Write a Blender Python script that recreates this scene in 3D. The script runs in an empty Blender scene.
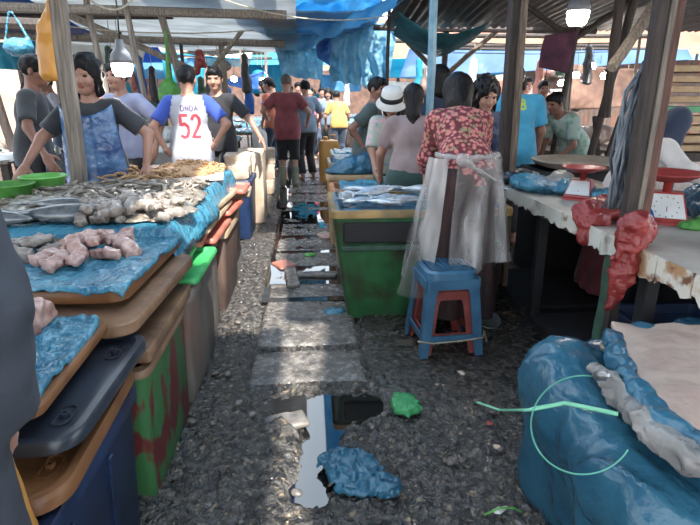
import bpy, math, random
import numpy as np
from mathutils import Vector, Matrix, Euler
from mathutils.bvhtree import BVHTree

SC = bpy.context.scene
COL = SC.collection
R = math.radians
random.seed(7)
RNG = np.random.default_rng(7)

# ------------------------------------------------------------ camera, sky, sun, exposure
FPX, PITCH, YAW, EYE = 530.0, R(17.54), R(4.32), 1.4
cam_data = bpy.data.cameras.new('camera')
cam_data.sensor_width = 36.0
cam_data.lens = FPX * 36.0 / 700.0
cam_data.clip_start = 0.03
cam = bpy.data.objects.new('camera', cam_data)
COL.objects.link(cam)
cam.location = (0, 0, EYE)
cam.rotation_euler = (R(90) - PITCH, 0, -YAW)
SC.camera = cam

SC.view_settings.view_transform = 'Standard'
SC.view_settings.look = 'None'
SC.view_settings.gamma = 1.0
SC.view_settings.exposure = 1.2

world = bpy.data.worlds.new('sky')
SC.world = world
world.use_nodes = True
_n = world.node_tree.nodes; _l = world.node_tree.links
_bg = _n['Background']
_tc = _n.new('ShaderNodeTexCoord'); _sep = _n.new('ShaderNodeSeparateXYZ'); _rp = _n.new('ShaderNodeValToRGB')
_l.new(_tc.outputs['Generated'], _sep.inputs[0]); _l.new(_sep.outputs['Z'], _rp.inputs[0]); _l.new(_rp.outputs[0], _bg.inputs[0])
_rp.color_ramp.elements[0].position = 0.0; _rp.color_ramp.elements[0].color = (0.60, 0.60, 0.60, 1)
_rp.color_ramp.elements[1].position = 0.45; _rp.color_ramp.elements[1].color = (0.72, 0.86, 1.0, 1)
_bg.inputs[1].default_value = 2.0

sun_data = bpy.data.lights.new('sun', 'SUN')
sun_data.energy = 6.0
sun_data.angle = R(1.2)
sun_data.color = (1.0, 0.96, 0.9)
sun = bpy.data.objects.new('sun', sun_data)
COL.objects.link(sun)
SUN_FROM = Vector((0.33, -0.90, 1.22)).normalized()
sun.rotation_euler = SUN_FROM.to_track_quat('Z', 'Y').to_euler()

# ------------------------------------------------------------ photograph frame -> place
def _ray(px, py):
    x = px - 350.0; y = 262.5 - py
    fw = FPX * math.cos(PITCH) + y * math.sin(PITCH)
    up = -FPX * math.sin(PITCH) + y * math.cos(PITCH)
    return (x * math.cos(YAW) + fw * math.sin(YAW), -x * math.sin(YAW) + fw * math.cos(YAW), up)
def aZ(px, py, z=0.0):
    r = _ray(px, py); t = (z - EYE) / r[2]
    return Vector((r[0] * t, r[1] * t, z))
def aY(px, py, Y):
    r = _ray(px, py); t = Y / r[1]
    return Vector((r[0] * t, Y, EYE + r[2] * t))

# ------------------------------------------------------------ objects, names, labels
def tag(o, label=None, cat=None, group=None, kind=None):
    if label: o['label'] = label
    if cat: o['category'] = cat
    if group: o['group'] = group
    if kind: o['kind'] = kind
    return o
def empty(name, loc=(0, 0, 0), rz=0.0, label=None, cat=None, group=None):
    o = bpy.data.objects.new(name, None)
    COL.objects.link(o)
    o.empty_display_size = 0.1
    o.location = loc; o.rotation_euler = (0, 0, rz)
    return tag(o, label, cat, group)
def link(name, me, mats, parent=None, smooth=True, loc=None, rot=None):
    o = bpy.data.objects.new(name, me)
    COL.objects.link(o)
    if not isinstance(mats, (list, tuple)): mats = [mats]
    if len(me.materials) == 0:
        for m in mats: me.materials.append(m)
    if smooth:
        me.polygons.foreach_set('use_smooth', [True] * len(me.polygons))
    if parent: o.parent = parent
    if loc is not None: o.location = loc
    if rot is not None: o.rotation_euler = rot
    return o
def copy_tree(o, parent=None):
    c = o.copy(); COL.objects.link(c); c.parent = parent
    for ch in list(o.children): copy_tree(ch, c)
    return c

# ------------------------------------------------------------ materials
def hx(s):
    v = [int(s[i:i + 2], 16) / 255.0 for i in (0, 2, 4)]
    v = [((c + 0.055) / 1.055) ** 2.4 if c > 0.04045 else c / 12.92 for c in v]
    g = .3 * v[0] + .6 * v[1] + .1 * v[2]
    return tuple((g + (c - g) * .86) * .80 for c in v) + (1.0,)
_mats = {}
def mat(name, c1, c2=None, rough=0.6, scale=8.0, detail=3.0, lo=0.35, hi=0.65, bump=0.0, bscale=None, bdist=0.01, metal=0.0,
        trans=0.0, spec=0.5, stretch=(1, 1, 1), c3=None, lo3=0.6, hi3=0.7, scale3=3.0, rough2=None, coord='Object',
        voronoi=False, alpha=1.0, sheen=0.0, emit=None, estr=0.0, transm=0.0, alpha_hi=None):
    if name in _mats: return _mats[name]
    m = bpy.data.materials.new(name); m.use_nodes = True
    nt = m.node_tree; N = nt.nodes; L = nt.links
    b = N['Principled BSDF']
    b.inputs['Roughness'].default_value = rough; b.inputs['Metallic'].default_value = metal
    b.inputs['Specular IOR Level'].default_value = spec
    if transm: b.inputs['Transmission Weight'].default_value = transm; b.inputs['IOR'].default_value = 1.3
    if sheen: b.inputs['Sheen Weight'].default_value = sheen
    if emit:
        b.inputs['Emission Color'].default_value = hx(emit); b.inputs['Emission Strength'].default_value = estr
    c1 = hx(c1); c2 = hx(c2) if c2 else c1
    tc = N.new('ShaderNodeTexCoord'); mp = N.new('ShaderNodeMapping')
    L.new(tc.outputs[coord], mp.inputs[0]); mp.inputs['Scale'].default_value = stretch
    if voronoi:
        nz = N.new('ShaderNodeTexVoronoi'); nz.inputs['Scale'].default_value = scale
    else:
        nz = N.new('ShaderNodeTexNoise'); nz.inputs['Scale'].default_value = scale; nz.inputs['Detail'].default_value = detail
    L.new(mp.outputs[0], nz.inputs['Vector'])
    rp = N.new('ShaderNodeValToRGB')
    rp.color_ramp.elements[0].position = lo; rp.color_ramp.elements[0].color = c1
    rp.color_ramp.elements[1].position = hi; rp.color_ramp.elements[1].color = c2
    L.new(nz.outputs['Distance'] if voronoi else nz.outputs[0], rp.inputs[0])
    out = rp.outputs[0]
    if c3:
        n3 = N.new('ShaderNodeTexNoise'); n3.inputs['Scale'].default_value = scale3; n3.inputs['Detail'].default_value = 5
        L.new(mp.outputs[0], n3.inputs['Vector'])
        mr = N.new('ShaderNodeMapRange'); mr.inputs[1].default_value = lo3; mr.inputs[2].default_value = hi3
        L.new(n3.outputs[0], mr.inputs[0])
        mx = N.new('ShaderNodeMix'); mx.data_type = 'RGBA'
        L.new(mr.outputs[0], mx.inputs[0]); L.new(out, mx.inputs[6]); mx.inputs[7].default_value = hx(c3)
        out = mx.outputs[2]
    L.new(out, b.inputs['Base Color'])
    if rough2 is not None:
        mr = N.new('ShaderNodeMapRange'); mr.inputs[1].default_value = lo; mr.inputs[2].default_value = hi
        mr.inputs[3].default_value = rough; mr.inputs[4].default_value = rough2
        L.new(nz.outputs['Distance'] if voronoi else nz.outputs[0], mr.inputs[0]); L.new(mr.outputs[0], b.inputs['Roughness'])
    if bump:
        nb = N.new('ShaderNodeTexNoise'); nb.inputs['Scale'].default_value = bscale or scale * 2; nb.inputs['Detail'].default_value = 4
        L.new(mp.outputs[0], nb.inputs['Vector'])
        bp = N.new('ShaderNodeBump'); bp.inputs['Strength'].default_value = bump; bp.inputs['Distance'].default_value = bdist
        L.new(nb.outputs[0], bp.inputs['Height']); L.new(bp.outputs[0], b.inputs['Normal'])
    surf = b.outputs[0]
    om = N['Material Output']
    if trans:
        tr = N.new('ShaderNodeBsdfTranslucent'); L.new(out, tr.inputs[0])
        ms = N.new('ShaderNodeMixShader'); ms.inputs[0].default_value = trans
        L.new(surf, ms.inputs[1]); L.new(tr.outputs[0], ms.inputs[2]); surf = ms.outputs[0]
    if alpha < 1:
        tp = N.new('ShaderNodeBsdfTransparent')
        ms = N.new('ShaderNodeMixShader'); ms.inputs[0].default_value = alpha
        if alpha_hi is not None:
            na = N.new('ShaderNodeTexNoise'); na.inputs['Scale'].default_value = 5; na.inputs['Detail'].default_value = 1.5; L.new(mp.outputs[0], na.inputs['Vector'])
            ra = N.new('ShaderNodeMapRange'); ra.inputs[1].default_value = .38; ra.inputs[2].default_value = .66; ra.inputs[3].default_value = alpha; ra.inputs[4].default_value = alpha_hi
            L.new(na.outputs[0], ra.inputs[0]); L.new(ra.outputs[0], ms.inputs[0])
        L.new(tp.outputs[0], ms.inputs[1]); L.new(surf, ms.inputs[2]); surf = ms.outputs[0]
    L.new(surf, om.inputs[0])
    _mats[name] = m
    return m

# ------------------------------------------------------------ noise
def _hash(ix, iy, iz, seed):
    n = (ix * 374761393 + iy * 668265263 + iz * 2147483647 + seed * 974634777) & 0xffffffff
    n = ((n ^ (n >> 13)) * 1274126177) & 0xffffffff
    n = n ^ (n >> 16)
    return (n & 0xffff) / 65535.0
def vnoise(x, y, z=0.0, seed=0):
    x, y, z = np.broadcast_arrays(np.asarray(x, float), np.asarray(y, float), np.asarray(z, float))
    ix, iy, iz = np.floor(x).astype(np.int64), np.floor(y).astype(np.int64), np.floor(z).astype(np.int64)
    fx, fy, fz = x - ix, y - iy, z - iz
    fx, fy, fz = [f * f * (3 - 2 * f) for f in (fx, fy, fz)]
    r = 0
    for dx in (0, 1):
        for dy in (0, 1):
            for dz in (0, 1):
                w = (fx if dx else 1 - fx) * (fy if dy else 1 - fy) * (fz if dz else 1 - fz)
                r = r + w * _hash(ix + dx, iy + dy, iz + dz, seed)
    return r * 2 - 1
def fbm(x, y, z=0.0, seed=0, o=3):
    a, s, r = 1.0, 0.0, 0.0
    for k in range(o):
        r = r + a * vnoise(np.asarray(x) * 2 ** k, np.asarray(y) * 2 ** k, np.asarray(z) * 2 ** k, seed + k); s += a; a *= 0.5
    return r / s

# ------------------------------------------------------------ mesh builder (boxes, tubes, rounded lofts)
class MB:
    def __init__(s): s.v, s.f, s.m = [], [], []
    def add(s, vs, fs, m=0):
        o = len(s.v); s.v += [tuple(v) for v in vs]; s.f += [tuple(i + o for i in f) for f in fs]; s.m += [m] * len(fs)
    def box(s, c, d, rot=None, m=0, bev=0.0):
        c = Vector(c); hx_, hy, hz = d[0] / 2, d[1] / 2, d[2] / 2
        M = rot.to_matrix() if rot is not None and not isinstance(rot, Matrix) else (rot or Matrix.Identity(3))
        b = min(bev, hx_ * .9, hy * .9, hz * .9)
        if b <= 0:
            vs = [M @ Vector((x * hx_, y * hy, z * hz)) + c for z in (-1, 1) for y in (-1, 1) for x in (-1, 1)]
            s.add(vs, [(0, 2, 3, 1), (4, 5, 7, 6), (0, 1, 5, 4), (2, 6, 7, 3), (0, 4, 6, 2), (1, 3, 7, 5)], m)
        else:
            rings = []
            for z, i in ((-hz, b), (-hz + b, 0), (hz - b, 0), (hz, b)):
                X, Y, q = hx_ - i, hy - i, b
                rings.append([M @ Vector(p + (z,)) + c for p in ((-X + q, -Y), (X - q, -Y), (X, -Y + q), (X, Y - q), (X - q, Y), (-X + q, Y), (-X, Y - q), (-X, -Y + q))])
            s.loft(rings, m, True)
    def loft(s, rings, m=0, caps=True, close=True):
        n = len(rings[0]); vs = [p for r in rings for p in r]; fs = []
        for i in range(len(rings) - 1):
            for j in range(n if close else n - 1):
                k = (j + 1) % n
                fs.append((i * n + j, i * n + k, (i + 1) * n + k, (i + 1) * n + j))
        if caps:
            fs.append(tuple(range(n - 1, -1, -1))); fs.append(tuple(range((len(rings) - 1) * n, len(rings) * n)))
        s.add(vs, fs, m)
    def tube(s, pts, r, n=8, m=0, flat=1.0):
        pts = [Vector(p) for p in pts]; rings = []
        rr = r if isinstance(r, (list, tuple)) else [r] * len(pts)
        t0 = (pts[1] - pts[0]).normalized()
        u = t0.cross(Vector((0, 0, 1)))
        if u.length < 1e-3: u = t0.cross(Vector((0, 1, 0)))
        u.normalize()
        for i, p in enumerate(pts):
            t = (pts[min(i + 1, len(pts) - 1)] - pts[max(i - 1, 0)]).normalized()
            u = (u - t * u.dot(t)).normalized(); w = t.cross(u)
            rings.append([p + (u * math.cos(a) + w * math.sin(a) * flat) * rr[i] for a in [2 * math.pi * k / n for k in range(n)]])
        s.loft(rings, m, True)
    def beam(s, a, b, w, d, m=0, up=(0, 0, 1), bev=0.006):
        a, b = Vector(a), Vector(b); t = (b - a); L = t.length; t.normalize()
        u = Vector(up); u = (u - t * u.dot(t))
        if u.length < 1e-3: u = Vector((0, 1, 0)) - t * t.y
        u.normalize(); v = t.cross(u)
        M = Matrix((v, u, t)).transposed()
        s.box((a + b) / 2, (w, d, L), M, m, bev)
    def lathe(s, prof, n=24, c=(0, 0, 0), m=0, sx=1, sy=1):
        rings = [[(c[0] + sx * r * math.cos(2 * math.pi * k / n), c[1] + sy * r * math.sin(2 * math.pi * k / n), c[2] + z) for k in range(n)] for r, z in prof]
        s.loft(rings, m, True)
    def rrect(s, levels, c=(0, 0), n=4, m=0, rz=0.0, caps=True):
        """levels: (width, depth, radius, z)"""
        rings = []
        cr, sr = math.cos(rz), math.sin(rz)
        for w, d, r, z in levels:
            r = min(r, w / 2 - 1e-4, d / 2 - 1e-4); ring = []
            for (sx, sy, a0) in ((1, 1, 0), (-1, 1, 90), (-1, -1, 180), (1, -1, 270)):
                for k in range(n + 1):
                    a = R(a0 + 90.0 * k / n)
                    x = sx * (w / 2 - r) + r * math.cos(a); y = sy * (d / 2 - r) + r * math.sin(a)
                    ring.append((c[0] + x * cr - y * sr, c[1] + x * sr + y * cr, z))
            rings.append(ring)
        s.loft(rings, m, caps)
    def mesh(s):
        me = bpy.data.meshes.new('mesh'); me.from_pydata(s.v, [], s.f)
        me.update(); return me
    def build(s, name, mats, parent=None, smooth=False, loc=None, rot=None):
        me = s.mesh()
        if not isinstance(mats, (list, tuple)): mats = [mats]
        for m in mats: me.materials.append(m)
        if any(s.m): me.polygons.foreach_set('material_index', s.m)
        o = link(name, me, mats, parent, smooth, loc, rot)
        if smooth == 'auto':
            sharp(me, 40)
        return o
def sharp(me, deg):
    c = math.cos(R(deg)); nrm = [Vector(p.normal) for p in me.polygons]; ef = {}
    for p in me.polygons:
        for ek in p.edge_keys: ef.setdefault(ek, []).append(p.index)
    for e in me.edges:
        fs = ef.get(tuple(sorted(e.vertices)), [])
        if len(fs) == 2 and nrm[fs[0]].dot(nrm[fs[1]]) < c: e.use_edge_sharp = True

def grid_mesh(name, P, mats, parent=None, thick=0.0, midx=None, smooth=True):
    """P: array (nu,nv,3)"""
    nu, nv = P.shape[:2]
    V = P.reshape(-1, 3); i = np.arange(nu * nv).reshape(nu, nv)
    F = np.stack([i[:-1, :-1], i[1:, :-1], i[1:, 1:], i[:-1, 1:]], -1).reshape(-1, 4)
    if thick > 0:
        du = np.gradient(P, axis=0); dv = np.gradient(P, axis=1)
        nn = np.cross(du, dv); nn /= (np.linalg.norm(nn, axis=-1, keepdims=True) + 1e-9)
        V2 = (P - nn * thick).reshape(-1, 3); n0 = len(V)
        F2 = F[:, ::-1] + n0
        ed = np.concatenate([i[:, 0], i[-1, 1:], i[::-1, -1][1:], i[0, ::-1][1:]])
        S = np.stack([ed[:-1], ed[:-1] + n0, ed[1:] + n0, ed[1:]], -1)
        V = np.concatenate([V, V2]); F = np.concatenate([F, F2, S])
    return link(name, np_mesh(V, F), mats, parent, smooth)
def np_mesh(V, F):
    me = bpy.data.meshes.new('mesh')
    me.vertices.add(len(V)); me.vertices.foreach_set('co', np.asarray(V, np.float32).ravel())
    me.loops.add(len(F) * 4); me.loops.foreach_set('vertex_index', np.asarray(F, np.int32).ravel())
    me.polygons.add(len(F)); me.polygons.foreach_set('loop_start', np.arange(0, len(F) * 4, 4, dtype=np.int32))
    me.update(calc_edges=True); me.validate(); return me

# ------------------------------------------------------------ sculpting: smooth blends of round forms, meshed by surface nets
def V3(*a): return np.array(a, float)
def prim_bounds(p):
    if p[0] in 'cf':
        r = max(p[3], p[4]); return np.minimum(p[1], p[2]) - r, np.maximum(p[1], p[2]) + r
    if p[0] == 'e':
        r = max(p[2]) if p[3] is not None else np.array(p[2]); return p[1] - r, p[1] + r
    if p[0] == 'b':
        r = float(np.linalg.norm(p[2])) + p[4]; return p[1] - r, p[1] + r
def cone(a, b, ra, rb, k=None): return ('c', np.array(a, float), np.array(b, float), ra, rb, k)
def flat(a, b, ra, rb, k=None): return ('f', np.array(a, float), np.array(b, float), ra, rb, k)
def ell(c, r, rot=None, k=None): return ('e', np.array(c, float), tuple(r), rot, None, k)
def rbox(c, h, rot=None, rnd=0.01, k=None): return ('b', np.array(c, float), np.array(h, float), rot, rnd, k)
def rotm(*e, order='XYZ'): return np.array(Euler([R(a) for a in e], order).to_matrix())
def _eval(p, X, Y, Z):
    if p[0] in 'cf':
        a, b = p[1], p[2]; ba = b - a; L2 = float(ba @ ba) + 1e-12
        x, y, z = X - a[0], Y - a[1], Z - a[2]
        t = (x * ba[0] + y * ba[1] + z * ba[2]) / L2
        tc = np.clip(t, 0, 1)
        d = np.sqrt((x - tc * ba[0]) ** 2 + (y - tc * ba[1]) ** 2 + (z - tc * ba[2]) ** 2) - (p[3] + (p[4] - p[3]) * tc)
        if p[0] == 'f': d = np.maximum(d, (t - 1) * math.sqrt(L2))
        return d
    x, y, z = X - p[1][0], Y - p[1][1], Z - p[1][2]
    if p[3] is not None:
        M = p[3]
        x, y, z = (M[0, 0] * x + M[1, 0] * y + M[2, 0] * z, M[0, 1] * x + M[1, 1] * y + M[2, 1] * z, M[0, 2] * x + M[1, 2] * y + M[2, 2] * z)
    if p[0] == 'e':
        rx, ry, rz = p[2]
        k1 = np.sqrt((x / rx) ** 2 + (y / ry) ** 2 + (z / rz) ** 2) + 1e-9
        k2 = np.sqrt((x / rx ** 2) ** 2 + (y / ry ** 2) ** 2 + (z / rz ** 2) ** 2) + 1e-9
        return k1 * (k1 - 1) / k2
    h = p[2] - p[4]
    qx, qy, qz = np.abs(x) - h[0], np.abs(y) - h[1], np.abs(z) - h[2]
    return np.sqrt(np.maximum(qx, 0) ** 2 + np.maximum(qy, 0) ** 2 + np.maximum(qz, 0) ** 2) + np.minimum(np.maximum(qx, np.maximum(qy, qz)), 0) - p[4]
def sculpt(prims, h, k=0.03, sub=(), cuts=(), disp=None, ksub=0.01):
    lo = np.min([prim_bounds(p)[0] for p in prims], 0) - 3 * h - 0.01; hi = np.max([prim_bounds(p)[1] for p in prims], 0) + 3 * h + 0.01
    n = np.maximum(4, np.ceil((hi - lo) / h).astype(int) + 1)
    ax = [lo[i] + h * np.arange(n[i]) for i in range(3)]
    D = np.full(n, 1.0)
    def blk(p, m):
        a, b = prim_bounds(p)
        sl = []
        for i in range(3):
            i0 = max(0, int((a[i] - m - lo[i]) / h)); i1 = min(n[i], int((b[i] + m - lo[i]) / h) + 2); sl.append(slice(i0, max(i1, i0 + 1)))
        return tuple(sl), ax[0][sl[0]][:, None, None], ax[1][sl[1]][None, :, None], ax[2][sl[2]][None, None, :]
    for p in prims:
        kk = p[5] if p[5] is not None else k
        sl, X, Y, Z = blk(p, kk * 2 + 2 * h)
        d = _eval(p, X, Y, Z); a = D[sl]
        hh = np.maximum(kk - np.abs(a - d), 0) / kk if kk > 0 else 0
        D[sl] = np.minimum(a, d) - hh * hh * kk * 0.25
    for p in sub:
        sl, X, Y, Z = blk(p, 0.05 + 2 * h)
        d = -_eval(p, X, Y, Z); a = D[sl]
        kk = p[5] if p[5] is not None else ksub
        hh = np.maximum(kk - np.abs(a - d), 0) / kk
        D[sl] = np.maximum(a, d) + hh * hh * kk * 0.25
    X, Y, Z = ax[0][:, None, None], ax[1][None, :, None], ax[2][None, None, :]
    if disp is not None:
        g = np.argwhere(np.abs(D) < max(3 * h, 0.03))
        D[tuple(g.T)] += disp(ax[0][g[:, 0]], ax[1][g[:, 1]], ax[2][g[:, 2]])
    for (q, nn) in cuts:
        D = np.maximum(D, (X - q[0]) * nn[0] + (Y - q[1]) * nn[1] + (Z - q[2]) * nn[2])
    D[0], D[-1], D[:, 0], D[:, -1], D[:, :, 0], D[:, :, -1] = 1, 1, 1, 1, 1, 1
    return nets(D, lo, h)
def nets(D, lo, h):
    nx, ny, nz = D.shape
    S = np.zeros((nx - 1, ny - 1, nz - 1, 3)); C = np.zeros((nx - 1, ny - 1, nz - 1))
    idx = lambda o: tuple(slice(o[i], D.shape[i] - 1 + o[i]) for i in range(3))
    for a in range(3):
        b, c = [i for i in range(3) if i != a]
        for u in (0, 1):
            for w in (0, 1):
                o = [0, 0, 0]; o[b] = u; o[c] = w; o1 = list(o); o1[a] = 1
                v0, v1 = D[idx(o)], D[idx(o1)]
                cr = (v0 < 0) != (v1 < 0)
                t = np.where(cr, v0 / np.where(v0 == v1, 1, v0 - v1), 0)
                S[..., a] += t; S[..., b] += cr * u; S[..., c] += cr * w; C += cr
    act = C > 0
    ids = np.full(C.shape, -1, np.int64); ids[act] = np.arange(act.sum())
    g = np.argwhere(act)
    V = (S[act] / C[act][:, None] + g) * h + lo
    F = []
    for a in range(3):
        b, c = (a + 1) % 3, (a + 2) % 3
        o1 = [0, 0, 0]; o1[a] = 1
        s0 = [slice(1, -1)] * 3; s0[a] = slice(0, D.shape[a] - 1)
        s1 = list(s0); s1[a] = slice(1, D.shape[a])
        v0, v1 = D[tuple(s0)], D[tuple(s1)]
        cr = np.argwhere((v0 < 0) != (v1 < 0))
        if len(cr) == 0: continue
        base = cr.copy(); base[:, b] += 1; base[:, c] += 1
        inside0 = v0[tuple(cr.T)] < 0
        def cell(db, dc):
            q = base.copy(); q[:, b] += db; q[:, c] += dc
            return ids[tuple(q.T)]
        quad = np.stack([cell(-1, -1), cell(0, -1), cell(0, 0), cell(-1, 0)], -1)
        quad[~inside0] = quad[~inside0][:, ::-1]
        F.append(quad)
    F = np.concatenate(F); F = F[(F >= 0).all(1)]
    return V, F
def sculpt_obj(name, parts, mats, parent=None, loc=None, rot=None):
    """parts: list of (V,F) or (V,F,fn(centres)->material index); joined into one mesh"""
    Vs, Fs, Ms, o = [], [], [], 0
    for q in parts:
        V, F = q[0], q[1]
        Ms.append(q[2](V[F].mean(1)) if len(q) > 2 and q[2] is not None else np.zeros(len(F), int))
        Vs.append(V); Fs.append(F + o); o += len(V)
    me = np_mesh(np.concatenate(Vs), np.concatenate(Fs))
    if not isinstance(mats, (list, tuple)): mats = [mats]
    for m in mats: me.materials.append(m)
    if len(mats) > 1:
        M = np.concatenate(Ms).astype(np.int32)
        if len(M) == len(me.polygons): me.polygons.foreach_set('material_index', M)
    return link(name, me, mats, parent, True, loc, rot)
def ridged(X, Y, Z, fs, amp, seed=5):
    n = np.abs(vnoise(X * fs, Y * fs, Z * fs, seed)); m = np.abs(vnoise(X * fs * 2.1, Y * fs * 2.1, Z * fs * 2.1, seed + 9))
    return amp * (1.6 * n + .8 * m - .7)
def folds(s=18.0, amp=0.004, seed=1, sz=0.6):
    return lambda X, Y, Z: amp * fbm(X * s, Y * s, Z * s * sz, seed, 2)
# ------------------------------------------------------------ people
def nrm(v):
    v = np.array(v, float); return v / (np.linalg.norm(v) + 1e-12)
def ik(a, b, l1, l2, hint):
    d = b - a; L = np.linalg.norm(d)
    if L > l1 + l2 - 0.012: b = a + d / L * (l1 + l2 - 0.012); d = b - a; L = np.linalg.norm(d)
    u = d / L; x = (l1 * l1 - l2 * l2 + L * L) / (2 * L); hh = math.sqrt(max(l1 * l1 - x * x, 1e-6))
    hp = nrm(np.array(hint, float) - u * (np.array(hint, float) @ u))
    return a + u * x + hp * hh, b
def hand_prims(w, d, n, right, curl=0.35, s=1.0, spread=0.06):
    d = nrm(d); n = nrm(n - d * (n @ d)); side = np.cross(d, n) * (1 if right else -1)   # side points to the thumb
    P = [cone(w - d * .02, w + d * .03, .025 * s, .027 * s, .02)]
    M = np.stack([side, d, n], 1)
    P.append(ell(w + d * .06 * s, (.040 * s, .052 * s, .017 * s), M, .02))
    for i, (o, l) in enumerate(((.030, .072), (.010, .080), (-.010, .074), (-.028, .058))):
        p = w + d * .092 * s + side * o * s; a = curl * (.8 + .15 * i)
        dd = nrm(d + side * o * spread * 14)
        for seg, ang in ((.45, a * .5), (.30, a * 1.5), (.25, a * 2.2)):
            q = p + (dd * math.cos(ang) + n * math.sin(ang)) * l * seg * s
            P.append(cone(p, q, .0092 * s, .0082 * s, .004)); p = q
    p = w + d * .025 * s + side * .028 * s
    q = p + nrm(side * .8 + d * .7 + n * .35) * .042 * s; r = q + nrm(side * .25 + d + n * .5) * .034 * s
    P += [cone(p, q, .014 * s, .0105 * s, .012), cone(q, r, .0105 * s, .0085 * s, .004)]
    return P
def head_parts(skin_h, s=1.0, smile=0.0):
    prims = [ell((0, -.012, .022), (.075, .094, .092)), ell((0, .022, -.04), (.058, .066, .078), None, .04),
             ell((0, .062, -.088), (.026, .022, .02), None, .03), cone((0, -.02, -.05), (0, -.03, -.14), .052, .052, .03),
             cone((0, .083, .012), (0, .104, -.024), .008, .013, .012), ell((.012, .094, -.028), (.008, .009, .007), None, .006),
             ell((-.012, .094, -.028), (.008, .009, .007), None, .006),
             ell((.078, -.008, -.008), (.01, .02, .032), rotm(0, 0, -18), .008), ell((-.078, -.008, -.008), (.01, .02, .032), rotm(0, 0, 18), .008),
             ell((.042, .06, -.028), (.022, .02, .022), None, .02), ell((-.042, .06, -.028), (.022, .02, .022), None, .02),
             cone((-.045, .074, .033), (-.015, .084, .03), .009, .008, .012), cone((.045, .074, .033), (.015, .084, .03), .009, .008, .012)]
    sub = [ell((.031, .092, .012), (.017, .012, .011), None, .01), ell((-.031, .092, .012), (.017, .012, .011), None, .01)]
    V, F = sculpt(prims, skin_h, .03, sub)
    extra = [sculpt([ell((x, .072, .012), (.016, .0125, .0095))], .0035, .004) for x in (-.031, .031)]
    lips = sculpt([ell((0, .084, -.052), (.024, .011, .0055)), ell((0, .082, -.061), (.019, .011, .007))], .0045, .006)
    brow = [sculpt([cone((x * 1, .083, .034), (x * 2.9, .07, .035), .0045, .003)], .0035, .003) for x in (-.016, .016)]
    return (V, F), extra, lips, brow
_headcache = {}
def make_head(hh):
    if hh not in _headcache: _headcache[hh] = head_parts(hh)
    return _headcache[hh]

SKIN = {k: mat('skin_' + k, a, b, rough=.5, scale=6, sheen=.1) for k, a, b in
        (('tan', 'a9745a', 'b9846a'), ('brown', '8a5a46', '9a6852'), ('light', 'c29078', 'cf9f86'))}
LIP = mat('lips', '9a4a44', rough=.4)
EYE_M = mat('eye_dark', '1c1512', rough=.15)
BROW = mat('brow_dark', '241a18', rough=.8)
HAIR = mat('hair_black', '0c0a0c', '181518', rough=.55, spec=.25, scale=60, stretch=(1, 1, .15), bump=.6, bscale=120, bdist=.006)
HAIRB = mat('hair_brownblack', '110c0c', '201816', rough=.55, spec=.25, scale=60, stretch=(1, 1, .15), bump=.6, bscale=120, bdist=.006)

def hair_prims(kind):
    cap = ell((0, -.016, .03), (.085, .102, .096))
    face = ell((0, .105, -.035), (.068, .062, .088), None, .02)
    sub = [face, ell((0, .03, -.16), (.1, .13, .10), None, .02)]
    amp, sc = .006, 30
    P = [cap]
    if kind == 'crop': P = [ell((0, -.014, .03), (.080, .099, .094))]; amp = .004
    elif kind == 'short': P.append(ell((0, .055, .085), (.055, .04, .03), None, .03)); amp = .012
    elif kind == 'bob':
        P += [ell((0, -.02, .035), (.098, .112, .104)), cone((0, -.045, .03), (0, -.06, -.11), .098, .085, .03), cone((.05, -.01, 0), (.055, 0, -.09), .04, .03), cone((-.05, -.01, 0), (-.055, 0, -.09), .04, .03)]
        sub = [ell((0, .13, -.04), (.066, .09, .10), None, .02)]; amp = .005
    elif kind == 'long':
        P += [cone((0, -.05, .03), (0, -.075, -.14), .078, .055, .03), cone((0, -.075, -.14), (0, -.10, -.26), .05, .018, .03)]
        sub = [ell((0, .13, -.04), (.066, .09, .10), None, .02)]; amp = .006
    elif kind == 'bun':
        P += [ell((0, -.12, .05), (.05, .045, .05), None, .02)]
    elif kind == 'curly':
        P = [ell((0, -.02, .04), (.105, .115, .108)), ell((.07, -.04, -.04), (.06, .07, .085), None, .04), ell((-.07, -.04, -.04), (.06, .07, .085), None, .04),
             ell((0, -.08, -.03), (.09, .06, .1), None, .04)]
        sub = [ell((0, .125, -.03), (.062, .085, .092), None, .02)]; amp, sc = .016, 38
    elif kind == 'curlylong':
        P = [ell((0, -.02, .04), (.098, .112, .108)), cone((.06, -.04, 0), (.075, -.02, -.15), .055, .045, .03), cone((-.06, -.04, 0), (-.07, -.02, -.12), .055, .035, .03),
             ell((0, -.09, .06), (.07, .06, .07), None, .04)]
        sub = [ell((0, .125, -.03), (.062, .085, .092), None, .02)]; amp, sc = .036, 24
    return P, sub, amp, sc

def xf(prims, M, t):
    out = []
    for p in prims:
        if p[0] in 'cf': out.append((p[0], M @ p[1] + t, M @ p[2] + t, p[3], p[4], p[5]))
        else: out.append((p[0], M @ p[1] + t, p[2], M @ (p[3] if p[3] is not None else np.eye(3)), p[4], p[5]))
    return out

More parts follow.
